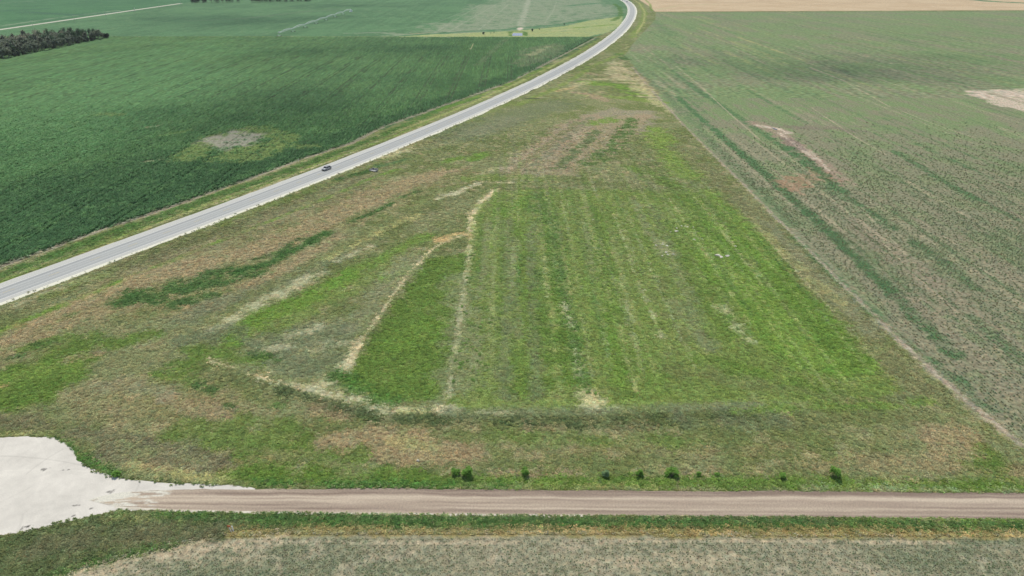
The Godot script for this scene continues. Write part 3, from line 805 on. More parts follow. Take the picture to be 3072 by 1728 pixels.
	stroke("bright", 4, 0.7, 1, [219.5, -1194.8, 248.9, -1379.5, 269.6, -1566.5])
	stroke("strawpink", 12, 0.7, 1, [230.8, -1222.2, 283.7, -1322.9, 367.2, -1379.5])
	stroke("tilled", 14, 0.7, 1, [280.9, -1454, 373.5, -1403.5, 499.8, -1454])
	stroke("tilled", 10, 0.6, 1, [494.2, -1333.8, 676.7, -1428.3, 797.6, -1379.5])
	stroke("farlush", 25, 1, 0.6, [910.1, -1536.8, 915, -1454, 955.4, -1379.5])
	stroke("beanlush", 3, 0.8, 1, [220.9, -1151.8, 370.9, -1160.1, 622.2, -1177.2, 803.3, -1194.8])
	row_cover()
	grain_cover()


func row_cover() -> void:
	# the broad field keeps the north-south lines of its old crop rows: thin pale or greener lines of uneven length
	var p := line2([-4.8, -251.6, 31, -252.6, 73.2, -251.6, 77.5, -213.5, 78.2, -163.5, 79.1, -138.8, 78.2, -122.4, 73, -116.7, 54.2, -114, 17.4, -112, -11.1, -112, -12.3, -116.7, -12.4, -190.2, -12, -233.3])
	for k in 620:
		var x := rng.randf_range(-60.0, 88.0)
		var z := rng.randf_range(-300.0, -112.0)
		if not Geometry2D.is_point_in_polygon(Vector2(x, z), p):
			continue
		var l := rng.randf_range(14.0, 110.0)
		var kind: String = ["pale", "tan", "greygreen", "grass", "bright", "grass", "lush", "grey", "lime"][rng.randi() % 9]
		stroke(kind, rng.randf_range(0.35, 0.6), rng.randf_range(0.2, 0.5), 0.9, [x, z, x + rng.randf_range(-0.3, 0.3), z - l * 0.5, x + rng.randf_range(-0.5, 0.5), z - l])
	for k in 520:
		var x := rng.randf_range(100.0, 900.0)
		var z := -420.0 - 760.0 * rng.randf()
		var l := rng.randf_range(40.0, 260.0)
		if zone_at(x, z - l) == 2 and zone_at(x, z) == 2:
			var kind: String = ["soilbrown", "straw", "bean", "beanlush", "bean", "greygreen"][rng.randi() % 6]
			stroke(kind, rng.randf_range(1.5, 6.0), rng.randf_range(0.2, 0.45), 1.4, [x, z, x, z - l])
	# wheel ways of the sprayer through the corn: dark soil, row shade painted in
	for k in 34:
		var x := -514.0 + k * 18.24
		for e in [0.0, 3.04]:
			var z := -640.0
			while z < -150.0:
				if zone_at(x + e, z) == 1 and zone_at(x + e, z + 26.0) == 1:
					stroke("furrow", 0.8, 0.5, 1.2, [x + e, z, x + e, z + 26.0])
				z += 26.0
	# and the bean field those of its drill
	for k in 420:
		var x := rng.randf_range(93.0, 420.0)
		var z := -105.0 - 600.0 * pow(rng.randf(), 1.4)
		var l := rng.randf_range(20.0, 140.0)
		var kind: String = ["soilbrown", "soil", "bean", "beanlush", "soilbrown", "bean"][rng.randi() % 6]
		if zone_at(x, z - l) == 2 and zone_at(x, z) == 2:
			stroke(kind, rng.randf_range(0.5, 3.0), rng.randf_range(0.2, 0.5), 1.5, [x, z, x, z - l])



func grain_cover() -> void:
	for m in maps:
		var w: int = m.w
		var col: PackedVector3Array = m.col
		var zn: PackedByteArray = m.zone
		var amount := [0.17, 0.11, 0.15, 0.11, 0.08, 0.03, 0.08]
		for j in m.h:
			for i in w:
				var k: int = j * w + i
				var f := fine[(((j + 91) & 511) << 9) | ((i + 37) & 511)] / 255.0 - 0.5
				var g := fine[(((j * 3 + 17) & 511) << 9) | ((i * 2 + 301) & 511)] / 255.0 - 0.5
				var s: float = amount[zn[k]] * (2.0 if m.r < 1.0 or zn[k] != 2 else 2.1)
				var t := 1.0 + f * s
				var h := g * s * 0.45
				var c := col[k]
				col[k] = Vector3(c.x * (t + h), c.y * t, c.z * (t - h * 0.3))
		m.col = col


func cover_at(x: float, z: float) -> Vector3:
	var m: Dictionary = maps[0] if z > NEAR[1] and absf(x) < 309.0 else maps[1]
	var i := clampi(int((x - m.x) / m.r), 0, m.w - 1)
	var j := clampi(int((z - m.z) / m.r), 0, m.h - 1)
	return m.col[j * m.w + i]


func height_of_cover(x: float, z: float) -> float:
	var m: Dictionary = maps[0] if z > NEAR[1] and absf(x) < 309.0 else maps[1]
	var i := clampi(int((x - m.x) / m.r), 0, m.w - 1)
	var j := clampi(int((z - m.z) / m.r), 0, m.h - 1)
	return m.veg[j * m.w + i]


func zone_at(x: float, z: float) -> int:
	var m: Dictionary = maps[0] if z > NEAR[1] and absf(x) < 309.0 else maps[1]
	var i := clampi(int((x - m.x) / m.r), 0, m.w - 1)
	var j := clampi(int((z - m.z) / m.r), 0, m.h - 1)
	return m.zone[j * m.w + i]


func land_texture(m: Dictionary) -> ImageTexture:
	var px := PackedByteArray()
	px.resize(m.w * m.h * 3)
	var col: PackedVector3Array = m.col
	# sRGB bytes of the base colour: the linear colour times LIGHTNESS, over the grain texture's mean
	var k := pow(LIGHTNESS / 0.79, 1.0 / 2.2)
	for i in col.size():
		var c := col[i] * k
		px[i * 3] = clampi(int(c.x), 0, 255)
		px[i * 3 + 1] = clampi(int(c.y), 0, 255)
		px[i * 3 + 2] = clampi(int(c.z), 0, 255)
	return ImageTexture.create_from_image(Image.create_from_data(m.w, m.h, false, Image.FORMAT_RGB8, px))


# ---------------------------------------------------------------- ground

func highway_distance(x: float, z: float) -> float:        # signed, to the centre line: positive to the east
	for i in centre.size() - 1:
		if z <= centre[i].y and z >= centre[i + 1].y:
			var d := centre[i + 1] - centre[i]
			var cx := centre[i].x + (z - centre[i].y) / d.y * d.x
			return (x - cx) * absf(d.y) / d.length()
	return 999.0


func ridge(width: float, height: float, a: Array) -> void:
	var p := line2(a)
	for s in p.size() - 1:
		var lo := p[s].min(p[s + 1]) - Vector2(width, width)
		var hi := p[s].max(p[s + 1]) + Vector2(width, width)
		for j in range(maxi(0, int((lo.y - NEAR[1]) / 2.0)), mini(191, int((hi.y - NEAR[1]) / 2.0) + 2)):
			for i in range(maxi(0, int((lo.x - NEAR[0]) / 2.0)), mini(311, int((hi.x - NEAR[0]) / 2.0) + 2)):
				var q := Vector2(NEAR[0] + i * 2.0, NEAR[1] + j * 2.0)
				var d := q.distance_to(Geometry2D.get_closest_point_to_segment(q, p[s], p[s + 1])) / width
				if d < 1.0:
					var e := height * (1.0 - d * d) * (1.0 - d * d)
					relief[j * 311 + i] = maxf(relief[j * 311 + i], e) if height > 0 else minf(relief[j * 311 + i], e)


func shape_ground() -> void:
	relief.resize(311 * 191)
	for j in 191:
		for i in 311:
			var x: float = NEAR[0] + i * 2.0
			var z: float = NEAR[1] + j * 2.0
			var d := highway_distance(x, z)
			var h := 0.0
			if d > 0.0:
				h = 0.20 * (1.0 - smoothstep(7.2, 12.0, d)) - 0.5 * smoothstep(10.0, 15.0, d) * (1.0 - smoothstep(17.0, 25.0, d))
			else:
				h = 0.20 * (1.0 - smoothstep(7.2, 11.0, -d))
			relief[j * 311 + i] = h
	ridge(5.0, 0.6, [-63.8, -129.9, -52.6, -123.9, -41.5, -118.8, -29.5, -113.7, -20, -110.6, -11, -110.1, 23.2, -110.7, 53.3, -111.4])
	ridge(5.0, 0.6, [-34.5, -126.7, -33.2, -141.5, -29.5, -165.9, -24.1, -190.2, -15.5, -202.9])
	ridge(6.0, 0.5, [-66.7, -144.4, -57.5, -163.5, -46.4, -199.6, -30.7, -229.1, -6.1, -278.3])
	for j in 191:
		for i in 311:
			if zone_at(NEAR[0] + i * 2.0, NEAR[1] + j * 2.0) == 0 and relief[j * 311 + i] > -0.2:
				relief[j * 311 + i] += (coarse[((j * 3 & 511) << 9) | (i * 3 & 511)] / 255.0 - 0.5) * 0.3 * smoothstep(8.0, 14.0, absf(highway_distance(NEAR[0] + i * 2.0, NEAR[1] + j * 2.0)))
			var z: float = NEAR[1] + j * 2.0
			# level under the gravel road and its pad; shallow ditches beside it
			var flat := smoothstep(-112.0, -96.0, z)
			relief[j * 311 + i] = lerpf(relief[j * 311 + i], 0.0, flat)


func ground_y(x: float, z: float) -> float:
	var u: float = (x - NEAR[0]) * 0.5
	var v: float = (z - NEAR[1]) * 0.5
	if u < 0.0 or v < 0.0 or u >= 309.0 or v >= 189.0:
		return 0.0
	var i := int(u)
	var j := int(v)
	u -= i
	v -= j
	var k := j * 311 + i
	return lerpf(lerpf(relief[k], relief[k + 1], u), lerpf(relief[k + 311], relief[k + 312], u), v)


func sheet(m: ArrayMesh, p: PackedVector2Array, y: float, which: Dictionary) -> void:
	var tri := Geometry2D.triangulate_polygon(p)
	var v := PackedVector3Array()
	var n := PackedVector3Array()
	var uv := PackedVector2Array()
	var uv2 := PackedVector2Array()
	for q in p:
		v.append(Vector3(q.x, y, q.y))
		n.append(Vector3.UP)
		uv.append(Vector2((q.x - which.x) / (which.r * which.w), (q.y - which.z) / (which.r * which.h)))
		uv2.append(q / 26.0)
	for t in range(0, tri.size(), 3):
		if (v[tri[t + 1]] - v[tri[t]]).cross(v[tri[t + 2]] - v[tri[t]]).y > 0.0:
			var s := tri[t + 1]
			tri[t + 1] = tri[t + 2]
			tri[t + 2] = s
	mesh_of(v, n, PackedColorArray(), uv, uv2, tri, m)


func rect2(x0: float, z0: float, x1: float, z1: float) -> PackedVector2Array:
	return PackedVector2Array([Vector2(x0, z0), Vector2(x1, z0), Vector2(x1, z1), Vector2(x0, z1)])


func clip_to_maps(m: ArrayMesh, p: PackedVector2Array, y: float, looks: Array) -> void:
	var near := rect2(NEAR[0], NEAR[1], -NEAR[0], -60.0)
	for q in Geometry2D.intersect_polygons(p, near):
		sheet(m, q, y, maps[0])
		m.surface_set_material(m.get_surface_count() - 1, looks[0])
	for q in Geometry2D.intersect_polygons(p, rect2(-1200, -1760, 1200, -440)):
		sheet(m, q, y, maps[1])
		m.surface_set_material(m.get_surface_count() - 1, looks[1])
	for side in [rect2(-1200, -440, -310, -60), rect2(310, -440, 1200, -60)]:
		for q in Geometry2D.intersect_polygons(p, side):
			sheet(m, q, y, maps[1])
			m.surface_set_material(m.get_surface_count() - 1, looks[1])


func field(called: String, label: String, p: PackedVector2Array, y: float, looks: Array) -> void:
	var m := ArrayMesh.new()
	clip_to_maps(m, p, y, looks)
	tag(obj(called, m, null), label, "", "", "structure")


func build_ground() -> void:
	var looks := []
	for m in maps:
		var s := StandardMaterial3D.new()
		s.albedo_texture = land_texture(m)
		s.roughness = 0.95
		s.metallic_specular = 0.2
		s.detail_enabled = true
		s.detail_uv_layer = BaseMaterial3D.DETAIL_UV_2
		s.detail_blend_mode = BaseMaterial3D.BLEND_MODE_MUL
		s.detail_albedo = grain_texture
		looks.append(s)
	mats.near_land = looks[0]
	mats.far_land = looks[1]
	# the ground: a grid with banks, terraces and ditches near the camera, flat beyond
	var m := ArrayMesh.new()
	var v := PackedVector3Array()
	var n := PackedVector3Array()
	var uv := PackedVector2Array()
	var uv2 := PackedVector2Array()
	var idx := PackedInt32Array()
	for j in 191:
		for i in 311:
			var x: float = NEAR[0] + i * 2.0
			var z: float = NEAR[1] + j * 2.0
			v.append(Vector3(x, relief[j * 311 + i], z))
			var hx := relief[j * 311 + mini(i + 1, 310)] - relief[j * 311 + maxi(i - 1, 0)]
			var hz := relief[mini(j + 1, 190) * 311 + i] - relief[maxi(j - 1, 0) * 311 + i]
			n.append(Vector3(-hx, 4.0, -hz).normalized())
			uv.append(Vector2(i / 310.0, j / 190.0))
			uv2.append(Vector2(x, z) / 26.0)
			if i < 310 and j < 190:
				var k := j * 311 + i
				idx.append_array(PackedInt32Array([k, k + 1, k + 311, k + 1, k + 312, k + 311]))
	mesh_of(v, n, PackedColorArray(), uv, uv2, idx, m)
	m.surface_set_material(0, looks[0])
	clip_to_maps_far(m, looks)
	tag(obj("ground", m, null), "weedy meadow ground with green and brown patches and pale terraces between the roads", "", "", "structure")
	field("corn_field", "soil of the dark green corn field left of the highway", line2([-201.8, -50.9, -141.8, -180.9, -129.1, -209.1, -113.8, -239.9, -99.9, -269.8, -90.1, -293.5, -74.6, -323.6, -64.2, -361.1, 0, -503.9, 32.8, -610.6, 87, -797, 85, -804, -300, -804, -585, -804, -585, -52]), 0.03, looks)
	field("bean_field", "wide half grown bean field right of the meadow with bare streaks", line2([420, -101, 91, -100, 87.1, -163, 87.3, -270.3, 88.9, -435.6, 96.3, -592.9, 98.1, -643.2, 117.1, -729, 152.9, -867.4, 193.7, -1025.5, 221, -1168.6, 900, -1196, 900, -101]), 0.03, looks)
	field("stubble_field", "sparse pale field at the bottom edge below the gravel road", line2([-75, -40, -61.2, -72.6, -55.8, -75.2, -49, -77.6, -42.9, -79.8, -34.8, -80.3, -17, -80.3, 0, -80.3, 42, -80.1, 75.9, -80, 300, -79.7, 300, -20, -75, -20]), 0.03, looks)
	field("ploughed_field", "bare tan ploughed field at the top right", line2([247, -1800, 250, -1500, 235, -1300, 222, -1182, 900, -1222, 1199, -1236, 1199, -1800]), 0.05, looks)
	field("irrigated_field", "far green field under the irrigation machine, bare toward the highway", line2([-598, -1750, 215, -1750, 226, -1560, 214, -1440, 186, -1260, 164, -1090, 128, -930, 112, -880, -30, -850, -598, -812]), 0.04, looks)
	field("hay_field", "green field at the top left beyond the pale farm road", line2([-1199, -1750, -610, -1750, -606, -880, -605, -500, -1199, -500]), 0.04, looks)


func clip_to_maps_far(m: ArrayMesh, looks: Array) -> void:
	for p in [rect2(-1200, -1760, 1200, -440), rect2(-1200, -440, -310, -60), rect2(310, -440, 1200, -60)]:
		sheet(m, p, 0.0, maps[1])
		m.surface_set_material(m.get_surface_count() - 1, looks[1])
	var beyond := plain(Color(0.15, 0.2, 0.11), 0.95)
	for p in [rect2(-9000, -9000, 9000, -1760), rect2(-9000, -1760, -1200, 3000), rect2(1200, -1760, 9000, 3000), rect2(-1200, -60, 1200, 3000)]:
		sheet(m, p, 0.0, maps[1])
		m.surface_set_material(m.get_surface_count() - 1, beyond)


# ---------------------------------------------------------------- roads

func along(p: PackedVector2Array, step: float) -> PackedVector2Array:       # evenly spaced points of a smooth line
	var c := Curve3D.new()
	for i in p.size():
		var t := (p[mini(i + 1, p.size() - 1)] - p[maxi(i - 1, 0)]) / 6.0
		c.add_point(Vector3(p[i].x, 0, p[i].y), Vector3(-t.x, 0, -t.y) * (1.0 if i > 0 else 0.0), Vector3(t.x, 0, t.y))
	c.bake_interval = step
	var out := PackedVector2Array()
	var l := c.get_baked_length()
	for k in int(l / step) + 1:
		var q := c.sample_baked(k * step, true)
		out.append(Vector2(q.x, q.z))
	return out


func ribbon(p: PackedVector2Array, across: Array, colors: Array, rise: Array, ragged := []) -> ArrayMesh:
	# across: metres to the right of the line as one walks it; colours (linear) and heights at each
	var v := PackedVector3Array()
	var n := PackedVector3Array()
	var c := PackedColorArray()
	var idx := PackedInt32Array()
	var w := across.size()
	for k in p.size():
		var d := (p[mini(k + 1, p.size() - 1)] - p[maxi(k - 1, 0)]).normalized()
		var side := Vector2(-d.y, d.x)
		for i in w:
			var off: float = across[i]
			if ragged.size():
				off += ragged[i] * (fine[(k * 7 + i * 131) & 262143] / 255.0 - 0.5 + (medium[(k * 3 + i * 517) & 262143] / 255.0 - 0.5) * 1.5)
			var q := p[k] + side * off
			v.append(Vector3(q.x, rise[i], q.y))
			n.append(Vector3.UP)
			var f := 0.94 + 0.12 * (coarse[((i * 29 & 511) << 9) | ((k >> 1) & 511)] / 255.0)
			c.append(Color(colors[i].r * f, colors[i].g * f, colors[i].b * f))
			if i < w - 1 and k < p.size() - 1:
				var a := k * w + i
				idx.append_array(PackedInt32Array([a, a + w, a + 1, a + 1, a + w, a + w + 1]))
	return mesh_of(v, n, c, PackedVector2Array(), PackedVector2Array(), idx)


func build_highway() -> void:
	var line := along(centre, 4.0)
	var g := 0.79
	var gravel := lin([236, 232, 216], 0.80 / g)
	var edge := lin([204, 202, 198], 0.80 / g)
	var road := lin([193, 193, 192], 0.80 / g)
	var worn := lin([172, 173, 174], 0.80 / g)
	var across := [-7.2, -6.6, -6.5, -3.9, -3.2, -2.6, -2.0, -1.3, -0.7, 0.0, 0.7, 1.3, 2.0, 2.6, 3.2, 3.8, 5.3, 5.4, 6.7]
	tag(obj("gravel_shoulder", ribbon(line, [-7.4, -6.5, -6.2], [gravel, gravel, gravel], [0.05, 0.30, 0.30], [0.5, 0.0, 0.0]), mats.grit), "thin pale gravel shoulder on the corn side of the highway", "", "", "structure")
	tag(obj("gravel_shoulder", ribbon(line, [5.0, 5.4, 6.7, 7.0], [gravel, gravel, gravel, gravel], [0.31, 0.31, 0.28, 0.12], [0.0, 0.3, 0.7, 0.7]), mats.grit), "broad pale gravel shoulder on the meadow side of the highway with weed tufts", "", "", "structure")
	var cols := []
	var ups := []
	var ac := [-6.55, -6.5, -5.8, -3.7, -3.0, -2.3, -1.6, -0.9, 0.0, 0.9, 1.6, 2.3, 3.0, 3.7, 5.3, 5.35]
	for a in ac:
		var near_wheel: bool = absf(absf(a) - 2.6) < 0.5 or absf(absf(a) - 0.9) < 0.2
		cols.append(worn if near_wheel else (edge if absf(a) > 3.6 else road))
		ups.append(0.33 if absf(a) < 5.34 or a < 0 and a > -6.52 else 0.2)
	var h := obj("highway", ribbon(line, ac, cols, ups), mats.grit)
	tag(h, "pale grey two lane highway that bends away to the top", "", "", "structure")
	var white := lin([226, 226, 222], 0.8)
	for a in [-3.45, 3.45]:
		obj("edge_line", ribbon(line, [a - 0.11, a + 0.11], [white, white], [0.336, 0.336]), mats.tinted, h)
	var yellow := lin([206, 186, 120], 0.8)
	var dash := 0
	var st := ArrayMesh.new()
	var pts := along(centre, 3.0)
	for k in range(0, pts.size() - 1, 4):
		var d := (pts[k + 1] - pts[k]).normalized()
		var s := Vector2(-d.y, d.x) * 0.07
		if dash < 300 and pts[k].y > -900.0:
			var q := [pts[k] - s, pts[k] + s, pts[k + 1] - s, pts[k + 1] + s]
			var v := PackedVector3Array()
			for e in q:
				v.append(Vector3(e.x, 0.336, e.y))
			obj("centre_dash", mesh_of(v, PackedVector3Array([Vector3.UP, Vector3.UP, Vector3.UP, Vector3.UP]), PackedColorArray([yellow, yellow, yellow, yellow]), PackedVector2Array(), PackedVector2Array(), PackedInt32Array([0, 2, 1, 1, 2, 3])), mats.tinted, h)
			dash += 1
	# weeds that break the gravel's edge
	var spots := []
	for k in pts.size():
		if pts[k].y < -40.0 and pts[k].y > -640.0:
			var d := (pts[mini(k + 1, pts.size() - 1)] - pts[maxi(k - 1, 0)]).normalized()
			for r in 2:
				if rng.randf() < 0.8:
					var q := pts[k] + Vector2(-d.y, d.x) * rng.randf_range(5.7, 6.9) + d * rng.randf_range(-1.5, 1.5)
					var size := 0.2 + 0.5 * pow(rng.randf(), 2.0)
					spots.append([Vector3(q.x, 0.27, q.y), size, size * 0.7, lin([rng.randf_range(116, 150), rng.randf_range(122, 150), 96])])
	scatter("shoulder_weeds", "small weed tufts growing in the highway's gravel shoulder", weed_mesh(5), spots)


func build_clouds() -> void:
	# fair weather cumulus north of the camera; their soft shade lies on the crops
	var to_sun := Basis.from_euler(Vector3(deg_to_rad(-62), deg_to_rad(196), 0)).z
	var look := plain(Color(0.9, 0.9, 0.92), 1.0)
	look.transparency = BaseMaterial3D.TRANSPARENCY_ALPHA
	look.albedo_color.a = 0.035
	var k := 0
	for q in [[-143, -413, 70, 75], [-166, -678, 130, 75], [-349, -1026, 190, 130], [254, -581, 260, 110], [-283, -1334, 150, 90]]:
		var t := 700.0 / to_sun.y
		var st := tool()
		for p in 34:
			var puff := SphereMesh.new()
			puff.radius = 0.5
			puff.height = 1.0
			puff.radial_segments = 16
			puff.rings = 8
			var a := rng.randf() * TAU
			var r := pow(rng.randf(), 0.7)
			var d := minf(q[2], q[3]) * rng.randf_range(0.5, 1.1) * (1.1 - 0.5 * r)
			st.append_from(puff, 0, Transform3D(Basis.from_scale(Vector3(d * 1.3, d * 0.6, d)), Vector3(cos(a) * r * q[2], rng.randf_range(-0.1, 0.25) * d, sin(a) * r * q[3])))
		var o := obj("cloud", st.commit(), look)
		o.position = Vector3(q[0], 0, q[1]) + to_sun * t
		tag(o, "fair weather cumulus cloud high over the fields", "", "", "structure")
		k += 1


func flat(called: String, label: String, p: PackedVector2Array, y: float, mat: Material, parent: Node3D = null, kind := "structure") -> MeshInstance3D:
	var m := ArrayMesh.new()
	sheet(m, p, y, maps[0])
	var o := obj(called, m, mat, parent)
	if not parent:
		tag(o, label, "", "", kind)
	return o


func wobble(p: PackedVector2Array, step: float, much: float, closed := true) -> PackedVector2Array:
	var out := PackedVector2Array()
	for i in p.size() if closed else p.size() - 1:
		var a := p[i]
		var b := p[(i + 1) % p.size()]
		var k := maxi(1, int(a.distance_to(b) / step))
		var side := Vector2(a.y - b.y, b.x - a.x).normalized()
		for s in k:
			out.append(a.lerp(b, float(s) / k) + side * rng.randf_range(-much, much))
	if not closed:
		out.append(p[-1])
	return out


func surface_look(size: int, metres: Vector2, dark: Array, pale: Array, streak: bool, seed_no: int) -> StandardMaterial3D:
	# a worn dirt surface: fine grain, broad blotches and, on roads, streaks along the traffic
	var a := noise_bytes(0.2, 4, seed_no)
	var b := noise_bytes(0.02, 4, seed_no + 1)
	var px := PackedByteArray()
	px.resize(size * size * 3)
	var d := lin(dark).linear_to_srgb()
	var p := lin(pale).linear_to_srgb()
	for j in size:
		for i in size:
			var f := a[((j & 511) << 9) | (i & 511)] / 255.0
			var s := b[((j & 511) << 9) | (i & 511)] / 255.0
			if streak:
				s = b[((j * 5 & 511) << 9) | ((i >> 2) & 511)] / 255.0 * 0.75 + s * 0.25
			var t := clampf((s - 0.5) * 2.6 + 0.5 + (f - 0.5) * 0.5, 0.0, 1.0)
			var c := d.lerp(p, t)
			var k := (j * size + i) * 3
			px[k] = int(c.r * 255.0)
			px[k + 1] = int(c.g * 255.0)
			px[k + 2] = int(c.b * 255.0)
	var m := StandardMaterial3D.new()
	m.albedo_texture = ImageTexture.create_from_image(Image.create_from_data(size, size, false, Image.FORMAT_RGB8, px))
	m.roughness = 0.95
	m.metallic_specular = 0.2
	m.uv1_triplanar = true
	m.uv1_world_triplanar = true
	m.uv1_scale = Vector3(1.0 / metres.x, 1.0, 1.0 / metres.y)
	return m


func at_share(p: PackedVector2Array, u: float) -> Vector2:
	var f := u * (p.size() - 1)
	var i := mini(int(f), p.size() - 2)
	return p[i].lerp(p[i + 1], f - i)


func pad_surface() -> StandardMaterial3D:
	# 76 x 38 m of crushed stone: fine grit, scraped arcs and tyre marks, a few damp stains
	var w := 1216
	var h := 608
	var v := PackedFloat32Array()
	v.resize(w * h)
	for j in h:
		for i in w:
			v[j * w + i] = (fine[((j & 511) << 9) | (i & 511)] / 255.0 - 0.5) * 0.10 + (medium[((j >> 1 & 511) << 9) | (i >> 1 & 511)] / 255.0 - 0.5) * 0.05 + (coarse[((j >> 1 & 511) << 9) | (i >> 1 & 511)] / 255.0 - 0.5) * 0.08
	for k in 200:
		var c := Vector2(rng.randf_range(-200, w), rng.randf_range(-300, h + 300))
		var r := rng.randf_range(120, 900)
		var a0 := rng.randf() * TAU
		var l := rng.randf_range(0.15, 0.8)
		var deep := rng.randf_range(-0.24, 0.12)
		var wide := rng.randf_range(1.0, 4.0)
		for s in int(l * r / 2.0):
			var a := a0 + s * 2.0 / r
			for e in range(int(-wide), int(wide) + 1):
				var q := c + Vector2(cos(a), sin(a) * 0.8) * (r + e)
				if q.x >= 0 and q.y >= 0 and q.x < w and q.y < h:
					var at := int(q.y) * w + int(q.x)
					v[at] = clampf(v[at] + deep * 0.42, -0.3, 0.2)
	for q in [[-78.5, -95.3, 1], [-75.3, -95, 0.5], [-74.1, -95.1, 0.4], [-68.3, -86.6, 0.7], [-73.3, -82, 0.6], [-73, -82.2, 0.5], [-73.8, -81.4, 0.4], [-67.4, -84.3, 0.4], [-65.7, -85.9, 0.5], [-64.6, -89.8, 1], [-63.5, -88.8, 1.1]]:
		var cx := int((q[0] + 116.0) / 76.0 * w)
		var cz := int((q[1] + 108.0) / 38.0 * h)
		for j in range(maxi(0, cz - 40), mini(h, cz + 40)):
			for i in range(maxi(0, cx - 40), mini(w, cx + 40)):
				var e := 1.0 - Vector2((i - cx) / (q[2] * 16.0), (j - cz) / (q[2] * 9.0)).length() + (medium[((j & 511) << 9) | (i & 511)] / 255.0 - 0.5) * 1.2
				if e > 0.2:
					v[j * w + i] -= 0.45 * clampf((e - 0.2) * 2.0, 0.0, 1.0)
	var px := PackedByteArray()
	px.resize(w * h * 3)
	for k in w * h:
		var t := 1.0 + v[k] * 0.75
		px[k * 3] = clampi(int(200.0 * t), 0, 255)
		px[k * 3 + 1] = clampi(int(195.0 * t), 0, 255)
		px[k * 3 + 2] = clampi(int(185.0 * t), 0, 255)
	var m := StandardMaterial3D.new()
	m.albedo_texture = ImageTexture.create_from_image(Image.create_from_data(w, h, false, Image.FORMAT_RGB8, px))
	m.roughness = 0.95
	m.metallic_specular = 0.2
	return m


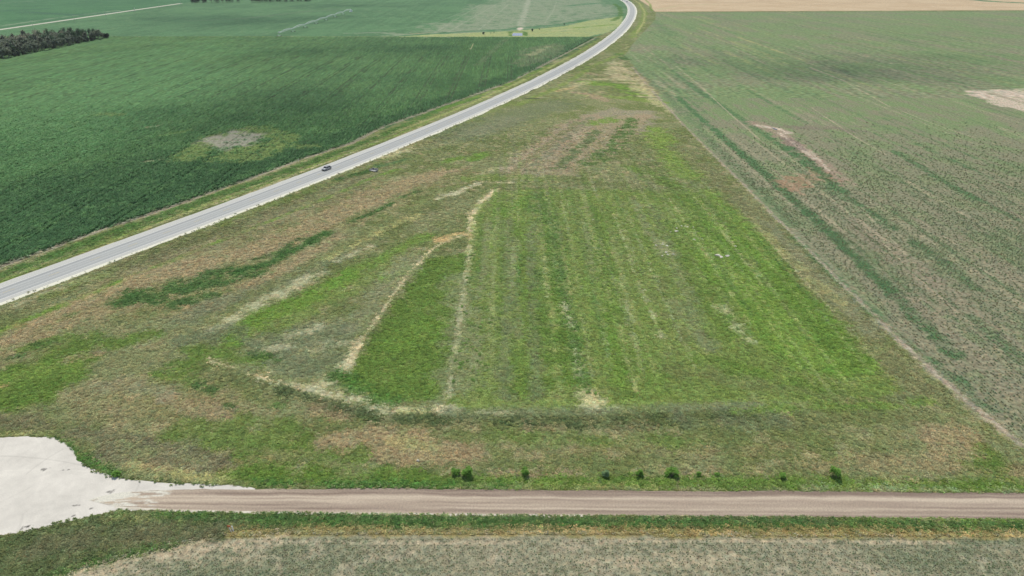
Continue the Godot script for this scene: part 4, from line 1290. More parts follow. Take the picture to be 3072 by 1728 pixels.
func build_gravel_road() -> void:
	var pad_look := pad_surface()
	var pad_mesh := ArrayMesh.new()
	sheet(pad_mesh, wobble(wobble(line2([-112, -100, -91.7, -104.1, -87.6, -104.4, -82.7, -104, -78.7, -102, -76, -99.9, -74.4, -97.9, -70.8, -95.7, -67.8, -94.1, -64.2, -93, -57.8, -92.1, -53.1, -91.7, -48.4, -91.4, -44.4, -91, -41.3, -90.4, -42, -87.8, -39.5, -84.9, -48.5, -85.1, -53.6, -85.5, -61.5, -85.3, -64.6, -84.1, -68.6, -82.6, -72, -81.2, -76, -80.1, -95, -75]), 2.2, 0.25), 0.7, 0.16), 0.05, {"x": -116.0, "z": -108.0, "r": 1.0, "w": 76.0, "h": 38.0})
	tag(obj("gravel_pad", pad_mesh, pad_look), "broad pale crushed stone pad at the left edge where the gravel road ends", "", "", "structure")
	var north := wobble(wobble(line2([-67.2, -88, -64.6, -88.9, -61.1, -89.6, -55.6, -90, -49.3, -90.2, -41.4, -90.4, -21.1, -90.5, 0, -90.2, 41.2, -89.9, 82.1, -89.4, 420, -86.2]), 3.0, 0.2, false), 0.8, 0.10, false)
	var south := wobble(line2([-62, -86.3, -54.9, -85.7, -47.4, -85.3, -39.6, -85.1, -20.1, -84.8, 0, -84.5, 39.3, -84.1, 78.3, -83.6, 420, -80.6]), 1.0, 0.10, false)
	# a worn bed: compacted wheel ways pale, loose edges darker, each wandering a little
	var across := [0.0, 0.06, 0.13, 0.2, 0.27, 0.34, 0.41, 0.48, 0.55, 0.62, 0.69, 0.76, 0.83, 0.9, 0.96, 1.0]
	var worn := [0.25, 0.2, 0.12, 0.45, 0.7, 0.95, 0.9, 0.75, 0.55, 0.3, 0.5, 0.8, 0.55, 0.35, 0.5, 0.7]
	var d := lin([150, 132, 120], 1.0)
	var pl := lin([202, 184, 166], 1.0)
	var v := PackedVector3Array()
	var n := PackedVector3Array()
	var c := PackedColorArray()
	var idx := PackedInt32Array()
	var steps := 520
	for k in steps + 1:
		var u := pow(float(k) / steps, 1.15)
		var a := at_share(north, u)
		var b := at_share(south, u)
		for i in across.size():
			var q := a.lerp(b, across[i])
			v.append(Vector3(q.x, 0.056 + 0.10 * across[i] * (1.0 - across[i]), q.y))
			n.append(Vector3.UP)
			var t: float = worn[i] + (coarse[((i * 37 & 511) << 9) | ((k >> 1) & 511)] / 255.0 - 0.5) * 0.9 + (medium[((i * 61 & 511) << 9) | ((k >> 1) & 511)] / 255.0 - 0.5) * 0.5
			# spread stone of the pad lies over the road's end
			var cut := clampf((q.x + 66.5) / 11.0 + (medium[((i * 23 & 511) << 9) | (k * 2 & 511)] / 255.0 - 0.5) * 1.3 - absf(across[i] - 0.55) * 0.7, 0.0, 1.0)
			c.append(lin([226, 220, 208], 1.0).lerp(d.lerp(pl, clampf(t, -0.1, 1.1)), smoothstep(0.1, 0.5, cut)))
			if k < steps and i < across.size() - 1:
				var e := k * across.size() + i
				idx.append_array(PackedInt32Array([e, e + across.size(), e + 1, e + 1, e + across.size(), e + across.size() + 1]))
	var o := obj("gravel_road", mesh_of(v, n, c, PackedVector2Array(), PackedVector2Array(), idx), mats.grit)
	tag(o, "pinkish tan gravel road running across the foot of the picture", "", "", "structure")
	# windrows of paler stone along the edges
	var fringe := surface_look(256, Vector2(20, 20), [206, 196, 178], [226, 218, 202], false, 171)
	var strip := PackedVector2Array()
	for i in south.size():
		if south[i].x < 12.0:
			strip.append(south[i] + Vector2(0, -0.08))
	for i in range(strip.size() - 1, -1, -1):
		strip.append(strip[i] + Vector2(0, 0.30 + rng.randf_range(0.0, 0.25)))
	flat("windrow_line", "", strip, 0.075, fringe, o)
	tag(obj("farm_road", ribbon(along(line2([-600, -700, -600.5, -882, -601, -1000, -603, -1200, -604, -1403]), 12.0), [-4.2, -3.8, 3.8, 4.2], [lin([196, 196, 168]), lin([200, 198, 180]), lin([204, 202, 184]), lin([196, 196, 168])], [0.10, 0.12, 0.12, 0.10]), mats.tinted), "pale farm road at the top left running away beyond the grove", "", "", "structure")


# ---------------------------------------------------------------- plants

func weed_mesh(leaves: int) -> ArrayMesh:
	# a loose tuft about 1 m across and 1 m tall (scaled in use): bent blades and leaves around a middle
	var v := PackedVector3Array()
	var idx := PackedInt32Array()
	var c := PackedColorArray()
	for k in leaves * 2:
		var a := rng.randf() * TAU
		var r := sqrt(rng.randf()) * 0.3
		var root := Vector3(cos(a) * r, rng.randf_range(0.0, 0.35), sin(a) * r)
		var b := a + rng.randf_range(-0.9, 0.9)
		var out := Vector3(cos(b), 0, sin(b))
		var side := Vector3(-out.z, 0, out.x) * rng.randf_range(0.08, 0.17)
		var h := rng.randf_range(0.5, 1.0)
		var mid := root + out * rng.randf_range(0.18, 0.3) + Vector3(0, (h - root.y) * 0.75, 0)
		var tip := root + out * rng.randf_range(0.45, 0.7) + Vector3(0, (h - root.y) * rng.randf_range(0.6, 1.0), 0)
		var s := v.size()
		v.append_array(PackedVector3Array([root - side * 0.6, root + side * 0.6, mid - side, mid + side, tip]))
		var f := rng.randf_range(0.85, 1.15)
		for e in 5:
			c.append(Color(f, f, f))
		idx.append_array(PackedInt32Array([s, s + 1, s + 2, s + 1, s + 3, s + 2, s + 2, s + 3, s + 4]))
	return mesh_of(v, PackedVector3Array(), c, PackedVector2Array(), PackedVector2Array(), idx)


func scatter(called: String, label: String, m: Mesh, spots: Array) -> void:
	# spots: [place, width, height, linear colour]
	var mm := MultiMesh.new()
	mm.transform_format = MultiMesh.TRANSFORM_3D
	mm.use_colors = true
	mm.mesh = m
	mm.instance_count = spots.size()
	for i in spots.size():
		var s: Array = spots[i]
		mm.set_instance_transform(i, Transform3D(Basis(Vector3.UP, rng.randf() * TAU).scaled(Vector3(s[1], s[2], s[1])), s[0]))
		mm.set_instance_color(i, s[3])
	var o := MultiMeshInstance3D.new()
	o.name = numbered(called)
	o.multimesh = mm
	o.material_override = mats.leaf
	add_child(o)
	tag(o, label, "", "", "stuff")


func leaf_colour(c: Vector3, spread: float) -> Color:
	var f := rng.randf_range(1.0 - spread, 1.0 + spread) * LEAVES
	var w := rng.randf_range(-0.06, 0.06)
	var l := Color(c.x / 255.0, c.y / 255.0, c.z / 255.0).srgb_to_linear()
	return Color(l.r * LIGHTNESS * (f + w), l.g * LIGHTNESS * f, l.b * LIGHTNESS * (f - w))


func plant_meadow() -> void:
	var kinds := [[], [], []]
	var tries := 640000
	for k in tries:
		# more of them near, thinning out with distance from the gravel road
		var z := -62.0 - 330.0 * pow(rng.randf(), 1.9)
		var half := 40.0 + -z * 0.78
		var x := rng.randf_range(-half, minf(half, 96.0 if z < -100.0 else half))
		if zone_at(x, z) != 0:
			continue
		var h := height_of_cover(x, z)
		if h < 0.08 and rng.randf() < 0.8 or rng.randf() < smoothstep(-270.0, -390.0, z):
			continue
		var d := highway_distance(x, z)
		if d > -7.6 and d < 7.0 or d < -19.0 and d > -900.0:
			continue
		if on_road(x, z):
			continue
		var c := cover_at(x + rng.randfn() * 0.45, z + rng.randfn() * 0.6)
		var s := rng.randf_range(0.22, 0.46) * (1.0 + (-z - 62.0) / 150.0)
		var t := clampf(h * rng.randf_range(0.45, 1.0), 0.06, 0.8)
		kinds[rng.randi() % 3].append([Vector3(x, ground_y(x, z) - 0.02, z), s, t, leaf_colour(c, 0.22)])
	scatter("meadow_grass", "short grass and weeds covering the meadow in green, olive and brown patches", weed_mesh(5), kinds[0] + kinds[1] + kinds[2])
	# coarse weeds in the lush low places and the ditches of the gravel road
	var tall := []
	for k in 170000:
		var z := -62.0 - 240.0 * pow(rng.randf(), 1.5)
		var half := 40.0 + -z * 0.78
		var x := rng.randf_range(-half, minf(half, 92.0 if z < -100.0 else half))
		if zone_at(x, z) != 0 or on_road(x, z):
			continue
		var h := height_of_cover(x, z)
		if h < 0.38 or rng.randf() > (h - 0.3) * 3.0:
			continue
		var d := highway_distance(x, z)
		if d > -8.0 and d < 7.5 or d < -19.0 and d > -900.0:
			continue
		var c := cover_at(x, z)
		var s := rng.randf_range(0.26, 0.52) * (1.0 + (-z - 62.0) / 220.0)
		tall.append([Vector3(x, ground_y(x, z) - 0.02, z), s, h * rng.randf_range(0.6, 1.15), leaf_colour(c * 1.08, 0.26)])
	# clumps of weeds along the old rows in the middle of the field and in the bare patch beyond it
	for q in [[11, -246.8, 13.2, -196.4, 2, 130], [12.6, -196.4, 13.2, -154.5, 1.4, 110], [13.2, -154.5, 13.8, -131.8, 1, 70], [13.8, -131.8, 14.6, -118.1, 0.8, 34], [-11.6, -196.4, -11.1, -122.4, 0.7, 36], [-6.2, -158.9, -6.7, -122.4, 1.2, 34], [31.7, -289.1, 66.1, -382.1, 3.2, 130], [17.9, -278.3, 41, -345.4, 4, 70], [25.9, -217.2, 23.9, -158.9, 1, 40]]:
		for k in q[5]:
			var t := rng.randf()
			var x: float = lerpf(q[0], q[2], t) + rng.randfn() * q[4]
			var z: float = lerpf(q[1], q[3], t)
			var w := rng.randf_range(0.28, 0.62)
			for e in 2:
				tall.append([Vector3(x + rng.randfn() * 0.3, ground_y(x, z), z + rng.randfn() * 0.3), w, w * rng.randf_range(0.4, 0.75), leaf_colour(Vector3(94, 124, 58), 0.25)])
	# ragged weeds along the edge of the stone pad
	var rim := line2([-112, -100, -91.7, -104.1, -87.6, -104.4, -82.7, -104, -78.7, -102, -76, -99.9, -74.4, -97.9, -70.8, -95.7, -67.8, -94.1, -64.2, -93, -57.8, -92.1, -53.1, -91.7, -48.4, -91.4, -44.4, -91, -41.3, -90.4, -42, -87.8, -39.5, -84.9, -48.5, -85.1, -53.6, -85.5, -61.5, -85.3, -64.6, -84.1, -68.6, -82.6, -72, -81.2, -76, -80.1, -95, -75])
	for i in rim.size() - 1:
		for k in int(rim[i].distance_to(rim[i + 1]) * 2.2):
			var q := rim[i].lerp(rim[i + 1], rng.randf()) + Vector2(rng.randfn(), rng.randfn()) * 0.35
			if q.x > -73.0 and (q.y < -89.0 or q.x < -58.0) and q.x < -48.0:
				tall.append([Vector3(q.x, 0.03, q.y), rng.randf_range(0.2, 0.55), rng.randf_range(0.15, 0.4), leaf_colour(Vector3(96, 110, 64), 0.25)])
	scatter("coarse_weeds", "rank dark weeds and tall grass in the ditches and low wet strips", weed_mesh(8), tall)


var road_polygon := PackedVector2Array()
var pad_polygon := PackedVector2Array()


func on_road(x: float, z: float) -> bool:
	if z < -108.0:
		return false
	if road_polygon.is_empty():
		road_polygon = line2([-67.2, -88, -64.6, -88.9, -61.1, -89.6, -55.6, -90, -49.3, -90.2, -41.4, -90.4, -21.1, -90.5, 0, -90.2, 41.2, -89.9, 82.1, -89.4, 420, -86.2, 420, -80.6, 78.3, -83.6, 39.3, -84.1, 0, -84.5, -20.1, -84.8, -39.6, -85.1, -47.4, -85.3, -54.9, -85.7, -62, -86.3])
		pad_polygon = line2([-112, -100, -91.7, -104.1, -87.6, -104.4, -82.7, -104, -78.7, -102, -76, -99.9, -74.4, -97.9, -70.8, -95.7, -67.8, -94.1, -64.2, -93, -57.8, -92.1, -53.1, -91.7, -48.4, -91.4, -44.4, -91, -41.3, -90.4, -42, -87.8, -39.5, -84.9, -48.5, -85.1, -53.6, -85.5, -61.5, -85.3, -64.6, -84.1, -68.6, -82.6, -72, -81.2, -76, -80.1, -95, -75])
	return Geometry2D.is_point_in_polygon(Vector2(x, z), road_polygon) or Geometry2D.is_point_in_polygon(Vector2(x, z), pad_polygon)


func plant_beans() -> void:
	# nearest field: rows along the gravel road
	var spots := []
	var z := -50.0
	while z > -79.5:
		var x := -90.0
		while x < 120.0:
			x += rng.randf_range(0.08, 0.34)
			var zz := z + rng.randf_range(-0.16, 0.16)
			if zone_at(x, zz) != 3:
				continue
			var c := cover_at(x, zz)
			if rng.randf() < clampf((c.x - 120.0) / 75.0, 0.05, 0.9):
				continue
			var s := rng.randf_range(0.10, 0.22)
			spots.append([Vector3(x, 0.02, zz), s, s * rng.randf_range(0.5, 0.8), lin([rng.randf_range(102, 138), rng.randf_range(116, 144), rng.randf_range(84, 108)])])
		z -= 0.42
	scatter("bean_seedlings", "rows of small bean plants on the pale soil at the bottom edge", weed_mesh(5), spots)
	# bean field to the right: rows run north
	spots = []
	var x := 89.8
	while x < 330.0:
		var zz := -100.0
		while zz > -400.0:
			zz -= rng.randf_range(0.3, 0.9) * (1.0 + (-zz - 100.0) / 150.0)
			if x > 25.0 - zz * 0.78 or zone_at(x, zz) != 2:
				continue
			var c := cover_at(x, zz)
			var bare := clampf((c.x - c.y + 12.0) / 30.0, 0.0, 0.95)
			if rng.randf() < bare:
				continue
			var s := rng.randf_range(0.24, 0.5) * (1.0 + (-zz - 100.0) / 400.0)
			var g := lin([rng.randf_range(118, 148), rng.randf_range(130, 152), rng.randf_range(98, 116)])
			if rng.randf() < smoothstep(-180.0, -390.0, zz):
				continue
			spots.append([Vector3(x + rng.randf_range(-0.12, 0.12), 0.02, zz), s, s * 0.6, g])
		x += 0.76
	scatter("bean_plants", "rows of bean plants in the field right of the meadow", weed_mesh(5), spots)


func plant_corn() -> void:
	var p := line2([-201.8, -50.9, -141.8, -180.9, -129.1, -209.1, -113.8, -239.9, -99.9, -269.8, -90.1, -293.5, -74.6, -323.6, -64.2, -361.1, 0, -503.9, 32.8, -610.6, 87, -797, 85, -804, -300, -804, -585, -804, -585, -52])
	var v := PackedVector3Array()
	var n := PackedVector3Array()
	var c := PackedColorArray()
	var idx := PackedInt32Array()
	var x := -520.0
	var turned := PackedVector2Array()
	for q in p:
		turned.append(Vector2(q.y, q.x))
	while x < 86.0:
		var row_no := int(roundf((x + 520.0) / 0.76))
		var wheeling := row_no % 24 == 8 or row_no % 24 == 12
		var spans := crossings(turned, x)
		for k in range(0, spans.size() - 1, 2):
			var z0 := spans[k] + 1.0
			var z1 := spans[k + 1] - 2.0
			var z := z1
			# only what lies in sight of the picture and a little beyond it
			z = minf(z, -(absf(x) - 60.0) / 0.76)
			if z < z0 + 4.0:
				continue
			var first := true
			while z > z0:
				var cv := cover_at(x, z)
				var h := height_of_cover(x, z) * rng.randf_range(0.6, 1.15)
				var w := 0.30 * clampf(h * 2.0, 0.2, 1.0) * rng.randf_range(0.8, 1.2)
				if rng.randf() < 0.03 or wheeling:
					h *= 0.25
				var f := rng.randf_range(0.86, 1.22)
				var l := Color(cv.x / 255.0, cv.y / 255.0, cv.z / 255.0).srgb_to_linear()
				var top := Color(l.r * LIGHTNESS * f * 1.2, l.g * LIGHTNESS * f * 1.2, l.b * LIGHTNESS * f * 1.2)
				var s := v.size()
				var ox := rng.randf_range(-0.1, 0.1)
				v.append_array(PackedVector3Array([Vector3(x - w, 0.03, z), Vector3(x + ox, maxf(h, 0.05), z), Vector3(x + w, 0.03, z)]))
				n.append_array(PackedVector3Array([Vector3(-0.9, 0.4, 0), Vector3(rng.randf_range(-0.3, 0.3), 0.9, rng.randf_range(-0.4, 0.4)), Vector3(0.9, 0.4, 0)]))
				c.append_array(PackedColorArray([top, top, top]))
				if not first:
					idx.append_array(PackedInt32Array([s, s - 2, s - 3, s, s + 1, s - 2, s + 1, s - 1, s - 2, s + 1, s + 2, s - 1]))
				first = false
				z -= (1.3 if z > -330.0 else 3.0 if z > -520.0 else 7.0) * rng.randf_range(0.8, 1.2)
		x += 0.76
	var m := mesh_of(v, n, c, PackedVector2Array(), PackedVector2Array(), idx)
	print("corn triangles ", idx.size() / 3)
	tag(obj("corn_rows", m, mats.leaf), "dense rows of dark green corn left of the highway", "", "", "stuff")
	# leaves that break the outline of the nearer rows
	var spots := []
	for k in 230000:
		var z := -140.0 - 330.0 * pow(rng.randf(), 1.2)
		var half := 20.0 - z * 0.76
		var xx := rng.randf_range(-half, 20.0)
		xx = -520.0 + roundf((xx + 520.0) / 0.76) * 0.76
		if zone_at(xx, z) != 1:
			continue
		var h := height_of_cover(xx, z)
		var row_no := int(roundf((xx + 520.0) / 0.76)) % 24
		if h < 0.12 or row_no == 8 or row_no == 12 or rng.randf() < smoothstep(-240.0, -465.0, z):
			continue
		var cv := cover_at(xx, z)
		spots.append([Vector3(xx + rng.randf_range(-0.15, 0.15), h * 0.35, z), rng.randf_range(0.5, 0.9), h * 0.8, leaf_colour(cv, 0.3)])
	scatter("corn_leaves", "arching corn leaves over the nearer corn rows", weed_mesh(4), spots)


# ---------------------------------------------------------------- trees and bushes

func crown_mesh(size: Vector3, lobes: int, clumps: int, leaf: float, tone: Array, tone2: Array) -> ArrayMesh:
	var v := PackedVector3Array()
	var c := PackedColorArray()
	var idx := PackedInt32Array()
	var centres := []
	for k in lobes:
		var a := rng.randf() * TAU
		var r := sqrt(rng.randf()) * 0.6
		centres.append([Vector3(cos(a) * r * size.x, rng.randf_range(0.25, 0.8) * size.y, sin(a) * r * size.z), rng.randf_range(0.32, 0.52)])
	for k in clumps:
		var lobe: Array = centres[k % lobes]
		var d := Vector3(rng.randfn(), rng.randfn() * 0.9 + 0.25, rng.randfn()).normalized()
		var r := pow(rng.randf(), 0.4)
		var at: Vector3 = lobe[0] + d * Vector3(size.x, size.y * 0.5, size.z) * lobe[1] * r
		if at.y < 0.08 * size.y:
			continue
		var base := lin(tone).lerp(lin(tone2), rng.randf())
		var f := rng.randf_range(0.8, 1.25) * 1.75
		for q in 3:
			var u := Vector3(rng.randfn(), rng.randfn() * 0.45, rng.randfn()).normalized() * leaf * rng.randf_range(0.6, 1.2)
			var w := u.cross(Vector3(rng.randfn() * 0.5, 1.0, rng.randfn() * 0.5).normalized()) * 0.7
			var s := v.size()
			var o := at + Vector3(rng.randfn(), rng.randfn(), rng.randfn()) * leaf * 0.5
			v.append_array(PackedVector3Array([o - u, o + w, o + u, o - w]))
			for e in 4:
				c.append(Color(base.r * f, base.g * f, base.b * f))
			idx.append_array(PackedInt32Array([s, s + 1, s + 2, s, s + 2, s + 3]))
	return mesh_of(v, PackedVector3Array(), c, PackedVector2Array(), PackedVector2Array(), idx)


func trunk_mesh(h: float, spread: float) -> ArrayMesh:
	var st := tool()
	bar(st, Vector3.ZERO, Vector3(0.1, h * 0.55, 0.05), 0.24, 0.15, 7)
	for k in 5:
		var a := k * TAU / 5.0 + rng.randf()
		bar(st, Vector3(0.08, h * rng.randf_range(0.3, 0.55), 0.04), Vector3(cos(a) * spread, h * rng.randf_range(0.7, 0.95), sin(a) * spread), 0.11, 0.03, 5)
	return st.commit()


func make_tree(h: float, wide: float, tone: Array, tone2: Array, sparse := false) -> Node3D:
	var t := Node3D.new()
	obj("trunk", trunk_mesh(h, wide * 0.55), plain(Color(0.20, 0.18, 0.16), 0.9), t)
	obj("crown", crown_mesh(Vector3(wide, h, wide), 7, 130 if sparse else 300, 0.42 if sparse else 0.5, tone, tone2), mats.leaf, t)
	return t


func put_tree(proto: Node3D, called: String, label: String, group: String, x: float, z: float, s: float) -> void:
	var o := proto.duplicate() as Node3D
	o.name = numbered(called)
	add_child(o)
	o.position = Vector3(x, 0, z)
	o.rotation.y = rng.randf() * TAU
	o.scale = Vector3(s, s * rng.randf_range(0.9, 1.12), s) * 1.12
	tag(o, label, "tree", group)


func build_trees() -> void:
	var grey := [make_tree(9.5, 3.6, [122, 128, 110], [94, 102, 88]), make_tree(8.5, 3.9, [112, 122, 106], [88, 98, 86]), make_tree(10.0, 3.4, [130, 132, 118], [98, 104, 92])]
	var dark := [make_tree(10.0, 3.3, [80, 102, 76], [62, 84, 62]), make_tree(8.0, 3.0, [74, 94, 70], [58, 76, 58])]
	var bare := [make_tree(11.0, 3.2, [150, 146, 132], [116, 112, 98], true), make_tree(10.0, 3.0, [138, 134, 118], [106, 104, 92], true)]
	var bush := make_tree(4.5, 2.8, [70, 84, 66], [54, 68, 54])
	# shelterbelt beside the corn: rows planted along its east edge
	var front := []
	for row in 9:
		var z := -500.0 - row * 2.0
		while z > -780.0:
			z -= rng.randf_range(5.2, 7.4)
			var x := -425.5 - row * 6.2 + rng.randf_range(-1.5, 1.5)
			if z > x / 0.74 + 12.0:      # beyond the left edge of the picture
				continue
			if z < -755.0 and row > 5:
				continue
			var d := rng.randf()
			var u := -z - 520.0
			if row == 0:
				front.append([bush if d < 0.35 else grey[rng.randi() % 3], x, z, rng.randf_range(0.8, 1.0)])
			elif d < 0.12 + (0.35 if u > 170.0 else 0.0):
				put_tree(dark[rng.randi() % 2], "dark_tree", "darker green tree among the grey green trees of the grove", "dark green trees in the grove", x, z, rng.randf_range(0.85, 1.15))
			elif d > 0.80 and row > 3:
				put_tree(bare[rng.randi() % 2], "bare_tree", "pale thin crowned tree toward the back of the grove", "pale thin crowned trees in the grove", x, z, rng.randf_range(0.9, 1.15))
			elif d < 0.95:
				put_tree(grey[rng.randi() % 3], "shelterbelt_tree", "grey green tree packed inside the grove at the left", "grey green trees packed in the grove", x, z, rng.randf_range(0.85, 1.15))
	var nth := ["first", "second", "third", "fourth", "fifth", "sixth", "seventh", "eighth", "ninth", "tenth", "eleventh", "twelfth", "thirteenth", "fourteenth", "fifteenth", "sixteenth", "seventeenth", "eighteenth", "nineteenth", "twentieth", "twenty first", "twenty second", "twenty third", "twenty fourth", "twenty fifth", "twenty sixth", "twenty seventh", "twenty eighth", "twenty ninth", "thirtieth"]
	for k in front.size():
		var f: Array = front[front.size() - 1 - k]
		put_tree(f[0], "shelterbelt_tree", ("%s tree from the right end in the grove's front row along the corn" % nth[k]) if k < 30 else "tree at the left end of the grove's front row by the picture's edge", "front row of the grove", f[1], f[2], f[3])
	put_tree(bush, "corner_bush", "low dark bush at the pointed right end of the grove", "", -422.0, -783.0, 1.0)
	put_tree(dark[0], "lone_dark_tree", "dark upright tree standing clear at the back left of the grove", "", -491.0, -690.0, 1.25)
	# second grove at the top, beside the far end of the farm road
	for k in 80:
		var x := -596.0 + rng.randf() * 210.0
		var z := -1408.0 - rng.randf() * 30.0 - maxf(0.0, x + 520.0) * 0.35
		if absf(x + 498.0) < 8.0:
			continue
		put_tree(grey[k % 3] if k % 4 else dark[0], "far_grove_tree", "grey tree in the far grove at the top beyond the farm road", "trees of the far grove", x, z, rng.randf_range(0.8, 1.15))
	# two dark shrubs and a few small ones on the grass strip by the pond
	var strip_labels := ["biggest dark shrub on the pale grass strip left of the pond", "dark shrub on the pale grass strip right of the pond", "small shrub on the grass strip between the right shrub and the highway", "shrub on the grass strip nearest to the highway's bend", "tiny shrub just right of the biggest shrub left of the pond", "tiny shrub nearest the pond on its left side"]
	var strip_no := 0
	for s in [[-31.2, -827.5, 0.5], [23, -861.9, 0.5], [32, -883.2, 0.25], [65.4, -946.7, 0.35], [-23.7, -837, 0.2], [-20, -845.9, 0.22]]:
		put_tree(bush, "strip_shrub", strip_labels[strip_no], "shrubs on the grass strip", s[0], s[1], s[2])
		strip_no += 1
	for t in grey + dark + bare + [bush]:
		t.free()


func build_bushes() -> void:
	var labels := ["smaller left bush of the close pair above the gravel road", "largest round dark green bush above the gravel road, right one of a close pair", "narrow dark bush standing alone right of the close pair", "greyish narrow bush fourth from left above the gravel road", "small round bush between the greyish one and the wide one", "wide bright green bush right of the middle above the gravel road", "tiny bush just right of the wide bright bush, the farther", "tiny bush just right of the wide bright bush, the nearer", "low small bush between the tiny pair and the round right bush", "round green bush standing alone at the right above the gravel road", "small dark bush at the edge of the pale stone pad"]
	var k := 0
	for b in [[-9.29, -93.74, 1.27778, 1.29412], [-7.5, -93.41, 1.88889, 2.05882], [2.26, -93.66, 1.27778, 1.64706], [15.38, -93.41, 0.944444, 1.41176], [20.96, -93.49, 1.16667, 1.17647], [26.42, -93.49, 2.05556, 1.70588], [34.05, -93.57, 0.777778, 0.588235], [30.85, -93.57, 0.555556, 0.705882], [44.59, -93.08, 1.11111, 0.941176], [53.5, -93.08, 1.77778, 2.11765], [-65.43, -93.49, 1.05556, 0.882353]]:
		var t := thing("roadside_bush", labels[k], "bush", Vector3(b[0], ground_y(b[0], b[1]), b[1]), 0.0, "bushes along the gravel road")
		var st := tool()
		for s in 5:
			var a := s * 1.26
			bar(st, Vector3.ZERO, Vector3(cos(a) * b[2] * 0.28, b[3] * 0.7, sin(a) * b[2] * 0.28), 0.03, 0.012, 5)
		obj("stem", st.commit(), mats.wood, t)
		var tone := [[108, 142, 62], [76, 112, 46]] if k != 3 else [[120, 144, 104], [98, 122, 84]]
		obj("foliage", crown_mesh(Vector3(b[2] * 0.68, b[3] * 1.05, b[2] * 0.68), 7, 620, 0.10, tone[0], tone[1]), mats.leaf, t)
		k += 1


# ---------------------------------------------------------------- machines, poles, cars

func build_irrigator() -> void:
	var t := thing("irrigation_pivot", "long galvanised centre pivot irrigation machine standing in the far green field", "irrigation machine", Vector3(-249.5, 0, -805.0))
	var spans := 7
	var l := 372.0 / spans
	for k in spans:
		var st := tool()
		var z0 := -k * l
		var last := Vector3(0, 3.9, z0)
		var steps := 9
		for s in steps:
			var u := (s + 1.0) / steps
			var top := Vector3(0, 3.9 + 1.3 * sin(u * PI), z0 - u * l)
			bar(st, last, top, 0.16, 0.16, 6)
			# sagging truss below the pipe: two rods and V braces
			var um := (s + 0.5) / steps
			var low := 3.9 + 1.3 * sin(um * PI) - 1.5 * pow(sin(um * PI), 0.5)
			for side in [-1.0, 1.0]:
				var foot := Vector3(side * 0.8 * pow(sin(um * PI), 0.5), low, z0 - um * l)
				bar(st, last, foot, 0.045, 0.045, 4)
				bar(st, top, foot, 0.045, 0.045, 4)
				if s < steps - 1:
					var un := (s + 1.5) / steps
					bar(st, foot, Vector3(side * 0.8 * pow(sin(un * PI), 0.5), 3.9 + 1.3 * sin(un * PI) - 1.5 * pow(sin(un * PI), 0.5), z0 - un * l), 0.04, 0.04, 4)
			bar(st, Vector3(-0.8 * pow(sin(um * PI), 0.5), low, z0 - um * l), Vector3(0.8 * pow(sin(um * PI), 0.5), low, z0 - um * l), 0.04, 0.04, 4)
			bar(st, last, Vector3(last.x + 0.02, 1.6, last.z), 0.025, 0.025, 4)
			last = top
		obj("span", st.commit(), mats.steel, t)
	for k in spans:
		var z := -k * l
		var st := tool()
		for side in [-1.0, 1.0]:
			bar(st, Vector3(side * 2.0, 0.75, z), Vector3(side * 0.15, 4.0, z), 0.07, 0.07, 5)
		bar(st, Vector3(-2.3, 0.8, z), Vector3(2.3, 0.8, z), 0.16, 0.16, 5)
		bar(st, Vector3(-1.2, 2.1, z), Vector3(1.2, 2.1, z), 0.05, 0.05, 5)
		var tower := obj("tower", st.commit(), mats.steel, t)
		for side in [-1.0, 1.0]:
			var wt := tool()
			bar(wt, Vector3(side * 2.0 , 0.6, z - 0.14), Vector3(side * 2.0, 0.6, z + 0.14), 0.6, 0.6, 14)
			obj("wheel", wt.commit(), plain(Color(0.16, 0.15, 0.12), 0.9), tower)
	var st := tool()
	for s in [[-1.6, -1.6], [1.6, -1.6], [-1.6, 1.6], [1.6, 1.6]]:
		bar(st, Vector3(s[0], 0, -372.0 + s[1]), Vector3(s[0] * 0.12, 4.2, -372.0 + s[1] * 0.12), 0.12, 0.1, 5)
	box(st, Vector3(3.6, 0.3, 3.6), Vector3(0, 0.15, -372.0))
	bar(st, Vector3(0, 0, -372.0), Vector3(0, 4.6, -372.0), 0.25, 0.2, 8)
	obj("pivot_stand", st.commit(), mats.steel, t)
	st = tool()
	box(st, Vector3(2.6, 2.4, 1.6), Vector3(1.9, 2.0, -369.2))
	box(st, Vector3(4.4, 0.5, 2.2), Vector3(0.6, 0.55, -369.2))
	obj("control_box", st.commit(), plain(Color(0.8, 0.82, 0.82), 0.5), t)
	st = tool()
	bar(st, Vector3(0, 4.0, 0), Vector3(0, 4.6, 4.5), 0.09, 0.07, 6)
	box(st, Vector3(1.2, 0.9, 0.8), Vector3(0.5, 4.5, 0.3))
	obj("end_gun", st.commit(), plain(Color(0.75, 0.78, 0.78), 0.5), t)


